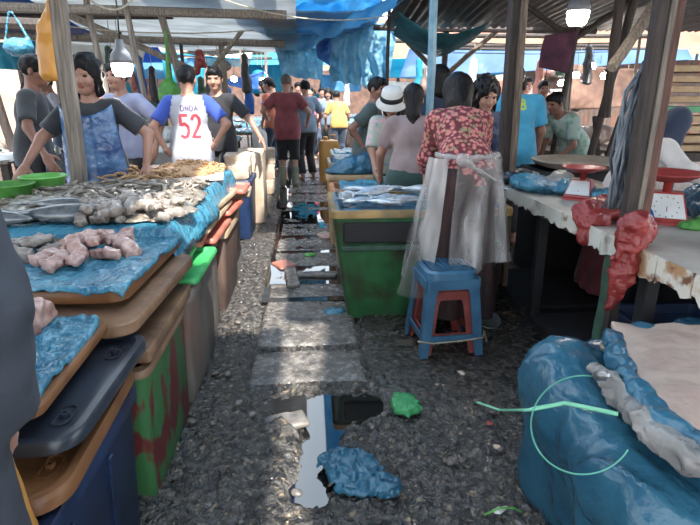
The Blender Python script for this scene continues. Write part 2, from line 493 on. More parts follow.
def person(label, loc, yaw=0, H=1.62, w=1.0, lean=0, side=0, head=(0, 0, 0), hair='short', hair_m=None, skin='tan', female=False,
           handR=None, handL=None, elR=(.6, -.5, -.4), elL=(-.6, -.5, -.4), curl=.35, palmR=None, palmL=None, dirR=None, dirL=None,
           footR=None, footL=None, pelvis=None, clothes=(), h=.014, group=None, cat='person', world_hands=True, hat=None, kneehint=(0, 1, 0), face=True):
    """builds a posed figure facing local +Y; hand targets are world points"""
    root = empty('person', loc, R(yaw), label, cat, group)
    s = H / 1.65
    Rz = rotm(0, 0, yaw); L0 = np.array(loc, float)
    tol = lambda p: Rz.T @ (np.array(p, float) - L0)
    PV = np.array(pelvis if pelvis is not None else (0, 0, .90 * s), float)
    def up(a, z, x=0, y=0):
        return PV + rotm(-lean * a, side * a, 0) @ np.array((x, y, z)) * s
    ab, ch, nk = up(.5, .14), up(.9, .34), up(1, .50)
    sh = {+1: up(1, .455, .165 * w), -1: up(1, .455, -.165 * w)}
    neck_top = nk + rotm(-lean * .8, 0, 0) @ np.array((0, .015, .075)) * s
    MH = rotm(0, 0, head[0]) @ rotm(head[1], 0, 0) @ rotm(0, head[2], 0)
    hc = neck_top + MH @ np.array((0, .02, .095)) * s
    wy = w * (1.05 if female else 1)
    MC = rotm(-lean * .9, side, 0)
    torso = [ell(PV + np.array((0, -.01, .0)), (.165 * wy * s, .118 * w * s, .13 * s), rotm(-lean * .3, 0, 0), .05),
             ell(ab, (.138 * w * s, .102 * w * s, .15 * s), rotm(-lean * .5, 0, 0), .06),
             ell(ch, (.158 * w * s, .112 * w * s, .17 * s), MC, .06),
             cone(sh[-1] + (nk - sh[-1]) * .1, sh[1] + (nk - sh[1]) * .1, .052 * s, .052 * s, .05),
             cone(nk - (nk - ch) * .25, neck_top + (hc - neck_top) * .2, .062 * s, .049 * s, .05)]
    if female:
        for q in (-1, 1): torso.append(ell(up(.9, .345, q * .075, .085), (.065 * s, .055 * s, .062 * s), MC, .04))
    arms, hands, armj = [], [], {}
    for q, tgt, el_, pl, dr in ((1, handR, elR, palmR, dirR), (-1, handL, elL, palmL, dirL)):
        if tgt is None:
            wr = sh[q] + np.array((q * .08, .06, -.47)) * s
        else:
            wr = tol(tgt) if world_hands else np.array(tgt, float)
        e, wr = ik(sh[q], wr, .275 * s, .245 * s, el_)
        fore = nrm(wr - e)
        arms.append([cone(sh[q], e, .050 * s * (.5 + .5 * w), .037 * s, .03), cone(e, wr, .038 * s, .0245 * s, .02)])
        d = fore if dr is None else Rz.T @ nrm(dr)
        n = (np.array((-q * 1.0, 0, 0.0)) if abs(fore[0]) < .8 else np.array((0, 0, -1.0))) if pl is None else Rz.T @ nrm(pl)
        hands.append(sculpt(hand_prims(wr, d, n, q == 1 and True or False, curl, s), .006 if h < .016 else .0085, .01) if h < .03 else
                     sculpt([ell(wr + d * .07, (.035, .035, .07), None, .02), cone(wr, wr + d * .05, .025, .03), cone(wr + d * .03, wr + d * .1 + np.array((q * -.04, .02, 0)), .014, .01)], .012, .01))
        armj[q] = (sh[q], e, wr)
    legs, legj = [], {}
    for q, ft in ((1, footR), (-1, footL)):
        hp = PV + np.array((q * .09 * wy, 0, -.05)) * s
        an = (np.array(ft, float) if ft is not None else np.array((q * .10, 0, 0)) * s) + np.array((0, -.03, .085 * s))
        kn, an = ik(hp, an, .42 * s, .40 * s, kneehint)
        legs.append([cone(hp, kn, .088 * s * w, .056 * s * w, .04), cone(kn, an, .055 * s * w, .036 * s, .03),
                     cone(an + V3(0, -.02, -.045), an + V3(q * .015, .13, -.058), .034 * s, .026 * s, .02),
                     ell(an + V3(q * .012, .10, -.058), (.042 * s, .075 * s, .026 * s), None, .02)])
        legj[q] = (hp, kn, an)
    body = sculpt(torso + arms[0] + arms[1] + legs[0] + legs[1], h, .03)
    hh = .006 if h <= .016 else .011
    hd = make_head(hh)
    tr = lambda q: ((q[0] * s) @ MH.T + hc, q[1])
    hv, hf = tr(hd[0])
    sets = [body + ((lambda c: np.zeros(len(c), int)),), (hv, hf, None), *[g + (None,) for g in hands]]
    if face:
        sets += [tr(e) + ((lambda c: np.ones(len(c), int)),) for e in hd[1]]
        sets += [tr(hd[2]) + ((lambda c: np.full(len(c), 2)),)] + [tr(e) + ((lambda c: np.full(len(c), 3)),) for e in hd[3]]
    sculpt_obj('body', sets, [SKIN[skin], EYE_M, LIP, BROW], root)
    if hair:
        P, sub, amp, sc = hair_prims(hair)
        V, F = sculpt(P, hh * 1.1, .03, sub, disp=lambda X, Y, Z: amp * fbm(X * sc, Y * sc, Z * sc * .6, 5, 2))
        o = sculpt_obj('hair', [((V * s) @ MH.T + hc, F)], hair_m or HAIR, root)
    for c in clothes:
        t = c['t']; off = c.get('off', .012); P, cuts, sub = [], [], []
        hq = c.get('h', h)
        if t == 'shirt':
            for p in torso[:4] + torso[5:]:
                if p[0] == 'e': P.append(ell(p[1], tuple(r + off for r in p[2]), p[3], p[5]))
                else: P.append((p[0], p[1], p[2], p[3] + off, p[4] + off, p[5]))
            # loose lower torso down to the hem
            hem = c.get('hem', -.08) * s
            P.append(cone(up(.5, .12, .07 * w), PV + V3(.075 * w * s, 0, hem - .03), .09 * s * w + off, .10 * s * w + off, .08))
            P.append(cone(up(.5, .12, -.07 * w), PV + V3(-.075 * w * s, 0, hem - .03), .09 * s * w + off, .10 * s * w + off, .08))
            fr = c.get('sleeve', .75)
            for q in (1, -1):
                a, e, wr = armj[q]
                r0 = .054 * s * (.5 + .5 * w) + off
                if fr <= 1: P.append(flat(a, a + (e - a) * fr, r0, .05 * s + off * 1.4, .03))
                else:
                    P.append(cone(a, e, r0, .042 * s + off, .03)); P.append(flat(e, e + (wr - e) * (fr - 1), .042 * s + off, .034 * s + off, .03))
            cuts.append((PV + V3(0, 0, hem), (0, 0, -1)))
            if c.get('neck', True):
                nn = nrm(neck_top - nk)
                sub.append(cone(nk + nn * .035 * s + V3(0, .005, 0), neck_top + nn * .15, .066 * s, .09 * s, .01))
            V, F = sculpt(P, hq, .035, sub, cuts, folds(c.get('fs', 16), c.get('fa', .006), c.get('seed', 3)))
            ml = c['m'] if isinstance(c['m'], (list, tuple)) else [c['m']]
            fn = None
            if len(ml) > 1:   # raglan sleeves
                def fn(C, _a=armj, _w=w, _s=s, _nk=nk):
                    return (np.abs(C[:, 0]) > .125 * _w * _s + (nk[2] + .02 - C[:, 2]) * .22).astype(int) * (C[:, 2] > PV[2] + .05 * _s)
            o = sculpt_obj(c.get('name', 'shirt'), [(V, F, fn)], ml, root)
        elif t == 'trousers':
            off = min(off, .012) if c.get('off', 0) < .02 else off
            P = [ell(torso[0][1], tuple(r + off for r in torso[0][2]), torso[0][3], .05)]
            P.append(cone(PV + V3(-.05, 0, .06) * s, PV + V3(.05, 0, .06) * s, .105 * s * w + off, .105 * s * w + off, .05))
            fr = c.get('leg', 1.9); fl = c.get('flare', .01)
            for q in (1, -1):
                a, kn, an = legj[q]
                if fr <= 1: P.append(flat(a, a + (kn - a) * fr, .092 * s * w + off, .07 * s * w + off + fl, .03))
                else:
                    P.append(cone(a, kn, .092 * s * w + off, .062 * s * w + off, .03)); P.append(flat(kn, kn + (an - kn) * (fr - 1), .062 * s * w + off, .05 * s + off + fl, .03))
            cuts = [(PV + V3(0, 0, .02 * s), (0, 0, 1))]
            V, F = sculpt(P, hq, .03, (), cuts, folds(14, .005, 8))
            o = sculpt_obj(c.get('name', 'trousers'), [(V, F)], c['m'], root)
        elif t == 'skirt':
            z = c['z']; fl = c.get('flare', .18)
            P = [ell(torso[0][1], tuple(r + off for r in torso[0][2]), torso[0][3], .05),
                 cone(PV + V3(-.05, 0, .07) * s, PV + V3(.05, 0, .07) * s, .10 * s * w + off, .10 * s * w + off, .05)]
            for q in (1, -1):
                hp = legj[q][0]
                bot = V3(hp[0] * 1.2 + (legj[q][2][0] - hp[0]) * .6, (hp[1] + legj[q][2][1]) / 2, z - .1)
                P.append(cone(hp + V3(0, 0, .02), bot, .10 * s * w + off, fl, .10))
            cuts = [(PV + V3(0, 0, .10 * s), (0, 0, 1)), (V3(0, 0, z), (0, 0, -1))]
            V, F = sculpt(P, hq, .06, (), cuts, lambda X, Y, Z: .010 * np.sin(np.arctan2(Y, X) * 11 + 2 * fbm(X * 5, Y * 5, Z * 2)) * np.clip((PV[2] - Z) * 3, 0, 1))
            o = sculpt_obj(c.get('name', 'skirt'), [(V, F)], c['m'], root)
        elif t == 'boots':
            P = []
            for q in (1, -1):
                a, kn, an = legj[q]; top = an + (kn - an) * c.get('top', .6)
                P += [flat(an, top, .044 * s + off, .052 * s + off, .02), cone(an + V3(0, -.02, -.035), an + V3(q * .015, .13, -.045), .045 * s, .036 * s, .03)]
                V, F = sculpt(P, hq, .02); P = []
                sculpt_obj(c.get('name', 'boot'), [(V, F)], c['m'], root)
            continue
        elif t == 'scarf':
            P = [tuple(['e', MH @ V3(0, -.02, .02) * s + hc, (.098 * s, .112 * s, .118 * s), MH, None, .04]),
                 cone(hc + MH @ V3(0, -.03, -.06), ch + V3(0, -.03, .0), .085 * s, .17 * s * w, .08), cone(hc + MH @ V3(0, .03, -.11), ch + V3(0, .08, -.02), .05, .10, .06)]
            sub = xf([ell((0, .125, -.02), (.058, .07, .085))], MH, hc)
            V, F = sculpt(P, hq, .05, sub, (), folds(12, .008, 4))
            o = sculpt_obj(c.get('name', 'head_scarf'), [(V, F)], c['m'], root)
        elif t == 'bucket_hat':
            mb = MB()
            mb.lathe([(.001, .125), (.05, .122), (.082, .105), (.092, .06), (.098, .03), (.102, .022), (.135, -.012), (.136, -.018), (.13, -.018), (.095, .012), (.088, .04), (.07, .09), (.001, .1)], 28)
            o = mb.build('hat', c['m'], root, smooth=True)
            bn = MB(); bn.lathe([(.096, .028), (.1015, .03), (.097, .066), (.092, .066), (.096, .028)], 28)
            b2 = bn.build('hat_band', c['m2'], o, smooth=True)
            o.matrix_local = Matrix.Translation(Vector(hc + MH @ V3(0, -.012, .02) * s)) @ Matrix(MH.tolist()).to_4x4()
        elif t == 'cap':
            V, F = sculpt([ell((0, -.012, .035), (.088, .104, .092)), ell((0, .11, .052), (.06, .06, .012), rotm(-12, 0, 0), .02)], hh, .02, (), [(V3(0, 0, .03), (0, 0, -1))] if False else [(V3(0, -.1, .02), nrm((0, .05, -1)))])
            o = sculpt_obj(c.get('name', 'cap'), [((V * s) @ MH.T + hc, F)], c['m'], root)
        if c.get('label'): o['label'] = c['label']
    root_info[root.name] = dict(PV=PV, hc=hc, sh=sh, ch=ch, ab=ab, nk=nk, armj=armj, legj=legj, s=s, w=w, lean=lean)
    return root
root_info = {}
def child(root, name):
    for c in root.children:
        if c.name.split('.')[0] == name: return c

# stroke lettering pressed onto a surface (numbers on a shirt, digits on a scale)
GLY = {'5': [[(.9, 1), (.1, 1), (.08, .55), (.5, .62), (.85, .5), (.92, .28), (.75, .06), (.4, 0), (.05, .1)]],
       '2': [[(.08, .8), (.25, .97), (.6, 1), (.88, .85), (.88, .62), (.6, .38), (.1, .02), (.95, .02)]],
       '8': [[(.5, .54), (.15, .68), (.15, .88), (.5, 1), (.85, .88), (.85, .68), (.5, .54), (.1, .38), (.1, .12), (.5, 0), (.9, .12), (.9, .38), (.5, .54)]],
       'D': [[(.1, 0), (.1, 1), (.6, 1), (.9, .75), (.9, .25), (.6, 0), (.1, 0)]], 'I': [[(.5, 0), (.5, 1)]],
       'N': [[(.1, 0), (.1, 1), (.9, 0), (.9, 1)]], 'A': [[(.05, 0), (.5, 1), (.95, 0)], [(.2, .35), (.8, .35)]],
       '0': [[(.5, 0), (.15, .15), (.1, .5), (.15, .85), (.5, 1), (.85, .85), (.9, .5), (.85, .15), (.5, 0)]],
       'W': [[(0, 1), (.25, 0), (.5, .7), (.75, 0), (1, 1)]], '1': [[(.3, .8), (.55, 1), (.55, 0)]]}
def lettering(name, txt, place, gw, gh, sw, m, parent, gap=.25):
    """place(u,v) -> local Vector on the surface; u,v metres from the text centre"""
    mb = MB(); tot = len(txt) * gw + (len(txt) - 1) * gw * gap
    for i, c in enumerate(txt):
        x0 = -tot / 2 + i * gw * (1 + gap)
        for st in GLY.get(c, []):
            pts = []
            for a, b in zip(st[:-1], st[1:]):
                for k in range(4): pts.append((a[0] + (b[0] - a[0]) * k / 4, a[1] + (b[1] - a[1]) * k / 4))
            pts.append(st[-1])
            P2 = [Vector((x0 + p[0] * gw, (p[1] - .5) * gh)) for p in pts]
            rings = []
            for k, p in enumerate(P2):
                t = (P2[min(k + 1, len(P2) - 1)] - P2[max(k - 1, 0)]).normalized(); n = Vector((-t.y, t.x)) * sw / 2
                rings.append([place(p.x - n.x, p.y - n.y), place(p.x + n.x, p.y + n.y)])
            mb.loft(rings, 0, False, False)
    return mb.build(name, m, parent)
def on_back(o, cx, cz, off=.003):
    me = o.data; bvh = BVHTree.FromPolygons([v.co for v in me.vertices], [tuple(p.vertices) for p in me.polygons])
    def place(u, v):
        h = bvh.ray_cast(Vector((cx + u, -1.2, cz + v)), Vector((0, 1, 0)))
        y = h[0].y if h[0] is not None else -.15
        return Vector((cx + u, y - off, cz + v))
    return place
# ------------------------------------------------------------ materials of the place
M = {}
M['ground'] = mat('wet_ground', '292726', '6c665f', rough=.05, rough2=.30, scale=26, detail=10, lo=.38, hi=.70, bump=1.0, bscale=42, bdist=.06, c3='8f7c62', lo3=.60, hi3=.66, scale3=34, spec=1.0)
M['water'] = mat('puddle_water', '1d1c1b', rough=.03, spec=.9)
M['wood'] = mat('old_wood', '5a4636', '8a745e', rough=.7, scale=10, stretch=(6, 6, .6), detail=6, bump=.4, bscale=30)
M['woodgrey'] = mat('grey_wood', '6a5f55', '9a8c7c', rough=.75, scale=9, stretch=(7, 7, .5), detail=6, bump=.4, bscale=25)
M['wooddark'] = mat('dark_wood', '2c2320', '4b3b32', rough=.7, scale=9, stretch=(6, 6, .6), detail=6, bump=.4, bscale=25)
M['woodred'] = mat('red_brown_wood', '4a2b22', '7b4a38', rough=.65, scale=9, stretch=(6, 6, .6), detail=6, bump=.4, bscale=25)
M['board'] = mat('worn_board', '6d4c36', '9a7350', rough=.5, scale=7, stretch=(1, 1, 1), detail=7, bump=.25, bscale=40, c3='4b3526', lo3=.58, hi3=.72)
M['ply'] = mat('pale_board', 'b08a5c', 'd0ab78', rough=.6, scale=8, detail=6, c3='6d4f35', lo3=.6, hi3=.75)
M['orangelid'] = mat('orange_lid', '6e431f', '935f2e', rough=.45, scale=6, detail=7, c3='5a3a22', lo3=.55, hi3=.72, bump=.1)
M['navylid'] = mat('navy_lid', '242a35', '363f4d', rough=.3, scale=6, detail=5, c3='232a33', bump=.08, spec=.6)
M['bluebin'] = mat('blue_bin', '142440', '1d3862', rough=.4, scale=5, detail=5, c3='11203a', bump=.1)
M['greenred'] = mat('green_red_paint', '28602f', '37783f', rough=.5, scale=5, detail=6, c3='6e2224', lo3=.50, hi3=.53, scale3=7.0, stretch=(1, 1, .4), bump=.2)
M['greybox'] = mat('grey_brown_crate', '5f5550', '857b72', rough=.6, scale=5, detail=7, stretch=(1, 1, .5), c3='8a5b45', lo3=.55, hi3=.7, bump=.2)
M['brownbox'] = mat('rusty_crate', '4b3930', '6d564a', rough=.6, scale=7, detail=7, stretch=(2, 2, .5), c3='7f4a2c', lo3=.55, hi3=.68, bump=.2)
M['greenlid'] = mat('green_lid', '1fa04b', '32c064', rough=.35, scale=5, c3='1b7a3a', bump=.05)
M['corallid'] = mat('coral_lid', 'b1523f', 'd2715a', rough=.45, scale=5, detail=6, c3='7d4a3c', lo3=.6, hi3=.75)
M['tanlid'] = mat('tan_lid', 'a08465', 'c7ab88', rough=.5, scale=5, detail=6, c3='6d543f', lo3=.55, hi3=.7)
M['sheet'] = mat('blue_sheet', '2580a2', '43a0bc', rough=.16, scale=5, detail=5, bump=.9, bscale=22, bdist=.03, spec=.8, trans=.12)
M['sheetdeep'] = mat('blue_bag_plastic', '1c5a78', '2f7a98', rough=.28, scale=4, detail=5, bump=.8, bscale=16, bdist=.03, spec=.6, trans=.1)
M['tarp'] = mat('blue_tarp', '4fb4e6', '92d8f6', rough=.45, scale=3, detail=5, bump=.4, bscale=6, bdist=.05, trans=.6)
M['tarplight'] = mat('pale_blue_tarp', '7cc4e2', 'b0e0f2', rough=.45, scale=3, detail=5, bump=.4, bscale=6, bdist=.05, trans=.6)
M['tarpdeep'] = mat('deep_blue_tarp', '2768bb', '3c88d8', rough=.5, scale=3, detail=5, bump=.3, bscale=6, bdist=.05, trans=.5)
M['tarpcyan'] = mat('turquoise_tarp', '17b0d0', '2cc8e2', rough=.5, scale=3, detail=5, bump=.3, bscale=6, bdist=.05, trans=.6)
M['tarpgrey'] = mat('grey_tarp', 'b4b8ba', 'd0d3d4', rough=.6, scale=2, detail=6, bump=.3, bscale=5, bdist=.05, trans=.6, stretch=(1, 3, 1))
M['tarpteal'] = mat('teal_net_tarp', '1c6070', '2b7f8c', rough=.6, scale=4, detail=6, trans=.4)
M['peach'] = mat('peach_awning', 'b9805f', 'd29a78', rough=.7, scale=2, detail=5, trans=.45, c3='b98a70', lo3=.6, hi3=.75)
M['peachwall'] = mat('peach_wall', 'cf9f80', 'e2b698', rough=.8, scale=2, detail=5, c3='c79a7c', lo3=.6, hi3=.8)
M['zinc'] = mat('old_zinc', '3a3533', '5f5854', rough=.55, scale=6, detail=7, metal=.3, c3='5a4034', lo3=.5, hi3=.65)
M['brick'] = mat('brown_wall', '644638', '82604f', rough=.85, scale=5, detail=6, c3='5f473d', lo3=.55, hi3=.7)
M['tile'] = mat('dirty_tile', 'b9b5a8', 'd6d2c6', rough=.3, scale=4, detail=6, c3='77694f', lo3=.58, hi3=.72, scale3=6)
M['concrete'] = mat('worn_concrete', 'a4968c', 'c7bbae', rough=.45, scale=4, detail=8, bump=.15, bscale=40, c3='6e5f55', lo3=.55, hi3=.72)
M['rust'] = mat('rusty_tile', 'd9d2c0', 'b98a5c', rough=.5, scale=12, detail=8, lo=.48, hi=.6, c3='7a4a2a', lo3=.56, hi3=.66, scale3=16)
M['dark'] = mat('dark_panel_and_shade', '171518', '221f22', rough=.7)  # near-black; under the counter and tray it stands in for shade
M['foam'] = mat('foam_box', 'd3b394', 'e8cfb4', rough=.7, scale=6, detail=6, c3='9c826c', lo3=.58, hi3=.72)
M['foamwhite'] = mat('white_foam', 'dcd8d0', 'efece6', rough=.65, scale=6, detail=5, c3='a89c8c', lo3=.62, hi3=.76)
M['yellow'] = mat('yellow_plastic', 'd08a1c', 'e09e2a', rough=.35, scale=4)
M['lime'] = mat('lime_plastic', '5cbf3a', '74d450', rough=.3, scale=4)
M['greenp'] = mat('green_plastic', '168a4c', '1fa25c', rough=.3, scale=4)
M['red'] = mat('red_plastic', 'a82e2a', 'c43e38', rough=.3, scale=4)
M['redbag'] = mat('red_bag', '9a2c2a', 'c04640', rough=.25, scale=7, bump=.9, bscale=22, bdist=.02, trans=.2)
M['stoolblue'] = mat('stool_blue', '2d5f80', '40789a', rough=.4, scale=8, detail=6, c3='24455f', lo3=.6, hi3=.75)
M['stoolred'] = mat('stool_red', '8a3a34', 'a54a40', rough=.45, scale=8)
M['steel'] = mat('steel', '9a9a98', 'bcbcba', rough=.3, metal=.8, scale=5)
M['white'] = mat('white_plastic', 'd8d8d4', 'eaeae6', rough=.4)
M['black'] = mat('black_plastic', '121215', '1c1c20', rough=.4)
M['rope'] = mat('rope', '9a8e78', 'bdb096', rough=.8, scale=40)
M['cable'] = mat('cable', '1a1a1c', rough=.5)
M['greennet'] = mat('green_net', '2fa85a', '49c876', rough=.5, scale=60, trans=.3)
M['limebag'] = mat('lime_bag', '4fae3a', '7ad058', rough=.4, scale=12, trans=.4)
M['sackgreen'] = mat('dark_green_sack', '2b4a3a', '41644f', rough=.7, scale=12)
M['brownpaper'] = mat('beige_sack', 'b8998a', 'd4b8a4', rough=.55, scale=5, detail=6, bump=.4, bscale=12, bdist=.03, c3='8f7565', lo3=.6, hi3=.75)
M['clear'] = mat('cloudy_plastic', '9a938c', 'b5aea6', rough=.2, scale=8, bump=.6, bscale=20, bdist=.03, alpha=.72, spec=.8)
M['silver'] = mat('fish_silver', 'aab2ba', 'd8dde0', rough=.22, scale=30, metal=.35, spec=.7)
M['fishback'] = mat('fish_back', '34404a', '56646e', rough=.25, scale=30, metal=.3, spec=.7)
M['fishgrey'] = mat('fish_grey', '5e6468', '868b8c', rough=.25, scale=20, metal=.2, spec=.7)
M['prawn'] = mat('prawn_grey', '675d50', '978a78', rough=.3, scale=40, detail=4, spec=.7)
M['dried'] = mat('dried_prawn', 'a87a48', 'cc9c62', rough=.5, scale=40)
M['chicken'] = mat('raw_meat', 'b28478', 'd0aa9c', rough=.3, scale=30, detail=6, c3='8f5a50', lo3=.52, hi3=.68, scale3=14, spec=.7)
M['fillet'] = mat('fish_piece', '80746a', 'a99c8e', rough=.3, scale=40, detail=6, c3='5f544c', lo3=.5, hi3=.65, scale3=14, spec=.7)

M['slab'] = mat('paving_slab', '4d4843', '8a8279', rough=.08, rough2=.32, scale=30, detail=10, lo=.36, hi=.66, bump=.8, bscale=70, bdist=.012, c3='3a3735', lo3=.52, hi3=.68, scale3=5, spec=.7)
M['darkslab'] = mat('dark_slab', '25221e', '544c43', rough=.08, rough2=.36, scale=34, detail=10, lo=.36, hi=.66, bump=.9, bscale=50, bdist=.02, c3='6a5844', lo3=.58, hi3=.68, scale3=4, spec=.7)
def struct(o): o['kind'] = 'structure'; return o

# ------------------------------------------------------------ ground: slabs, rubble, mud hollow
def build_ground():
    xs = np.concatenate([np.linspace(-14, -1.2, 26), np.arange(-1.1, -.72, .06), np.arange(-.7, 1.3, .0145), np.arange(1.3, 2.4, .07), np.linspace(2.5, 14, 22)])
    ys = np.concatenate([np.linspace(-3, .7, 10), .8 * 1.0088 ** np.arange(0, 372), np.linspace(21.5, 40, 14)])
    X, Y = np.meshgrid(xs, ys, indexing='ij')
    rough = fbm(X * 13, Y * 13, 0, 3, 2) * .016 + np.abs(fbm(X * 24, Y * 24, 0, 9, 2)) * .034 - .012 + _hash(np.floor(X * 69).astype(np.int64), np.floor(Y * 60).astype(np.int64), np.zeros(X.shape, np.int64), 3) * .009
    gaps = [2.30, 2.77, 3.52, 3.90, 4.24, 4.75, 5.3, 5.9, 6.5, 7.1, 7.8, 8.6, 9.4, 10.3]
    wob = .012 * vnoise(X * 3, Y * 3, 0, 2)
    e = lambda d, w=.012: np.clip(d / w, 0, 1)
    dx = np.minimum(X + .34 + wob, .27 + wob - X)
    dy = np.min([np.abs(Y - g + wob) for g in gaps], 0) - .018
    inslab = e(np.minimum(dx, dy), .02) * e(Y - 2.36, .05)
    ids = np.sum([Y > g for g in gaps], 0)
    tilt = _hash(ids.astype(np.int64), 0 * ids.astype(np.int64), 0 * ids.astype(np.int64), 5) * .016
    slab = .010 + tilt * .8 + fbm(X * 9, Y * 9, 0, 6, 3) * .005 + fbm(X * 60, Y * 60, 0, 4, 1) * .002
    right = e(X - .30 - wob) * e(Y - 2.05 - 4 * wob)
    dyr = np.min([np.abs(Y - g) for g in (2.9, 3.75, 4.7, 5.6)], 0) - .012
    rs = .018 + fbm(X * 6, Y * 6, 0, 8, 3) * .008 + fbm(X * 50, Y * 50, 0, 14, 1) * .003 - .02 * (1 - e(dyr))
    Z = rough * 1.0 - .004
    left = e(-.37 - X + wob) * (Y > 2.2)
    Z = Z * (1 - .35 * left)
    Z = Z * (1 - inslab) + slab * inslab - .022 * (1 - inslab) * (Y > 2.45) * (X > -.37) * (X < .3)
    Z = Z * (1 - right) + rs * right
    # hollow holding the puddle, and lumps of mud round it
    pd = lambda cx, cy, sx, sy: np.exp(-(((X - cx) / sx) ** 2 + ((Y - cy) / sy) ** 2))
    Z -= .06 * np.clip(1.5 * pd(.04, 2.16, .17, .12) + 1.4 * pd(.01, 1.90, .075, .2) + 1.3 * pd(-.03, 1.66, .07, .08) + .9 * pd(.22, 2.22, .16, .08) + .7 * pd(-.22, 2.24, .16, .05), 0, 1.25)
    Z += .045 * np.clip(pd(-.14, 2.02, .1, .06), 0, 1) + .022 * pd(-.35, 1.7, .35, .4) + .02 * pd(.3, 1.95, .1, .12)
    dry = e(Y - 20, 1)
    Z = Z * (1 - dry)
    out = e(np.maximum(-.75 - X, X - 1.3), .2)
    Z = Z * (1 - out) + (-.002) * out
    fo = struct(grid_mesh('floor', np.stack([X, Y, Z], -1), [M['ground'], M['slab'], M['darkslab']], None))
    mi = np.where(inslab > .6, 1, np.where((right > .6) & (X < 2.2), 2, 0))[:-1, :-1].reshape(-1).astype(np.int32)
    if len(mi) == len(fo.data.polygons): fo.data.polygons.foreach_set('material_index', mi)
    # rainwater lying in the hollows
    w = MB(); ring = [(.04 + .36 * math.cos(a) * (1 + .1 * math.sin(3 * a)), 1.95 + .46 * math.sin(a), -.022) for a in [2 * math.pi * k / 40 for k in range(40)]]
    w.add(ring, [tuple(range(40))])
    o = w.build('puddle', M['water']); tag(o, 'puddle of still water in the mud hollow in mid aisle', 'puddle')
    for (x0, x1, y0, y1, z, lb) in ((-.36, .26, 3.5, 6.6, .0125, 'shallow water standing in the joints of the aisle slabs'),
                                 (-.45, .45, 6.8, 12.5, .012, 'wide wet patch in the aisle beside the man in rubber boots')):
        w = MB(); w.add([(x0, y0, z), (x1, y0, z), (x1, y1, z), (x0, y1, z)], [(0, 1, 2, 3)])
        tag(w.build('puddle', M['water']), lb, 'puddle')
build_ground()
# loose broken slabs and stones
def stone(x, y, sx, sy, sz, rz, label, m='concrete', name='broken_slab', seed=1, z=0):
    V, F = sculpt([rbox((0, 0, sz / 2), (sx / 2, sy / 2, sz / 2), None, .012)], .012, 0, (), (), lambda X, Y, Z: .008 * fbm(X * 14, Y * 14, Z * 14, seed))
    return tag(sculpt_obj(name, [(V, F)], M[m], None, (x, y, z), (R(random.uniform(-3, 3)), R(random.uniform(-3, 3)), rz)), label, 'stone')
M['wetstone'] = mat('wet_stone', '4f4a46', '7c746c', rough=.22, scale=14, detail=7, bump=.5, bscale=60)
M['redstone'] = mat('red_tile_piece', '9a5a48', 'b8705a', rough=.3, scale=10)
stone(-.16, 3.98, .10, .46, .05, .1, 'narrow grey plank of concrete lying along the aisle left of the slabs', 'wetstone')
stone(-.24, 4.35, .16, .20, .03, .5, 'piece of red tile lying flat in the aisle', 'redstone', 'tile_piece', 3)
stone(-.13, 2.05, .20, .12, .035, .3, 'lump of grey mud and gravel at the left rim of the puddle', 'wetstone', 'mud_lump', 5, -.005)
stone(.02, 4.05, .36, .1, .04, -.05, 'short broken slab bridging the aisle joint', 'wetstone', 'broken_slab', 6)
k = 0
for i in range(150):
    x = random.uniform(-.58, .95); y = random.uniform(1.15, 3.2) if i % 3 else random.uniform(3.2, 7)
    if -.34 < x < .27 and y > 2.3 and i % 4: continue
    if (x - .04) ** 2 / .05 + (y - 1.95) ** 2 / .16 < 1: continue
    if i < 9 or k == 0:
        r = random.uniform(.9, 1.2)
        V, F = sculpt([ell((0, 0, 0), (.022, .016, .011))], .004, 0, (), (), lambda X, Y, Z: .008 * fbm(X * 60, Y * 60, Z * 60, i))
        peb = sculpt_obj('pebble', [(V, F)], M['wetstone']); o = peb; k = 1
    else:
        o = peb.copy(); COL.objects.link(o)
    sc = random.uniform(.35, 1.15); o.scale = (sc, sc, sc)
    o.location = (x, y, .006 + .006 * sc); o.rotation_euler = (0, 0, random.uniform(0, 6))
    zn = ('on the left side', 'in the middle', 'on the right side')[(x > -.2) + (x > .35)] + (' near the camera' if y < 1.8 else ' beside the puddle' if y < 2.4 else ' near the stools' if y < 3.2 else ' past the fish bin')
    tag(o, 'small wet grey pebble %s of the aisle%s' % (zn.split(' near')[0].split(' beside')[0].split(' past')[0], zn[len(zn.split(' near')[0].split(' beside')[0].split(' past')[0]):]), 'pebble', 'wet pebbles scattered over the aisle')

# ------------------------------------------------------------ posts, beams, roofs
def timber(label, a, b, w, d, m='wood', name='wooden_post', cat='post', group=None, up=(0, 1, 0), parent=None):
    c = (Vector(a) + Vector(b)) / 2; v = Vector(b) - Vector(a)
    mb = MB(); L = v.length; n = 10
    rings = []
    for i in range(n + 1):
        z = -L / 2 + L * i / n; jx, jy = random.uniform(-.06, .06) * w, random.uniform(-.06, .06) * d
        rings.append([(jx + sx * w / 2, jy + sy * d / 2, z) for sx, sy in ((-.86, -1), (.86, -1), (1, -.86), (1, .86), (.86, 1), (-.86, 1), (-1, .86), (-1, -.86))])
    mb.loft(rings)
    o = mb.build(name, M[m]); o.location = c
    t = v.normalized(); u = Vector(up); u = (u - t * u.dot(t)).normalized(); s_ = u.cross(t)
    o.rotation_mode = 'QUATERNION'; o.rotation_quaternion = Matrix((s_, u, t)).transposed().to_quaternion()
    return tag(o, label, cat, group)

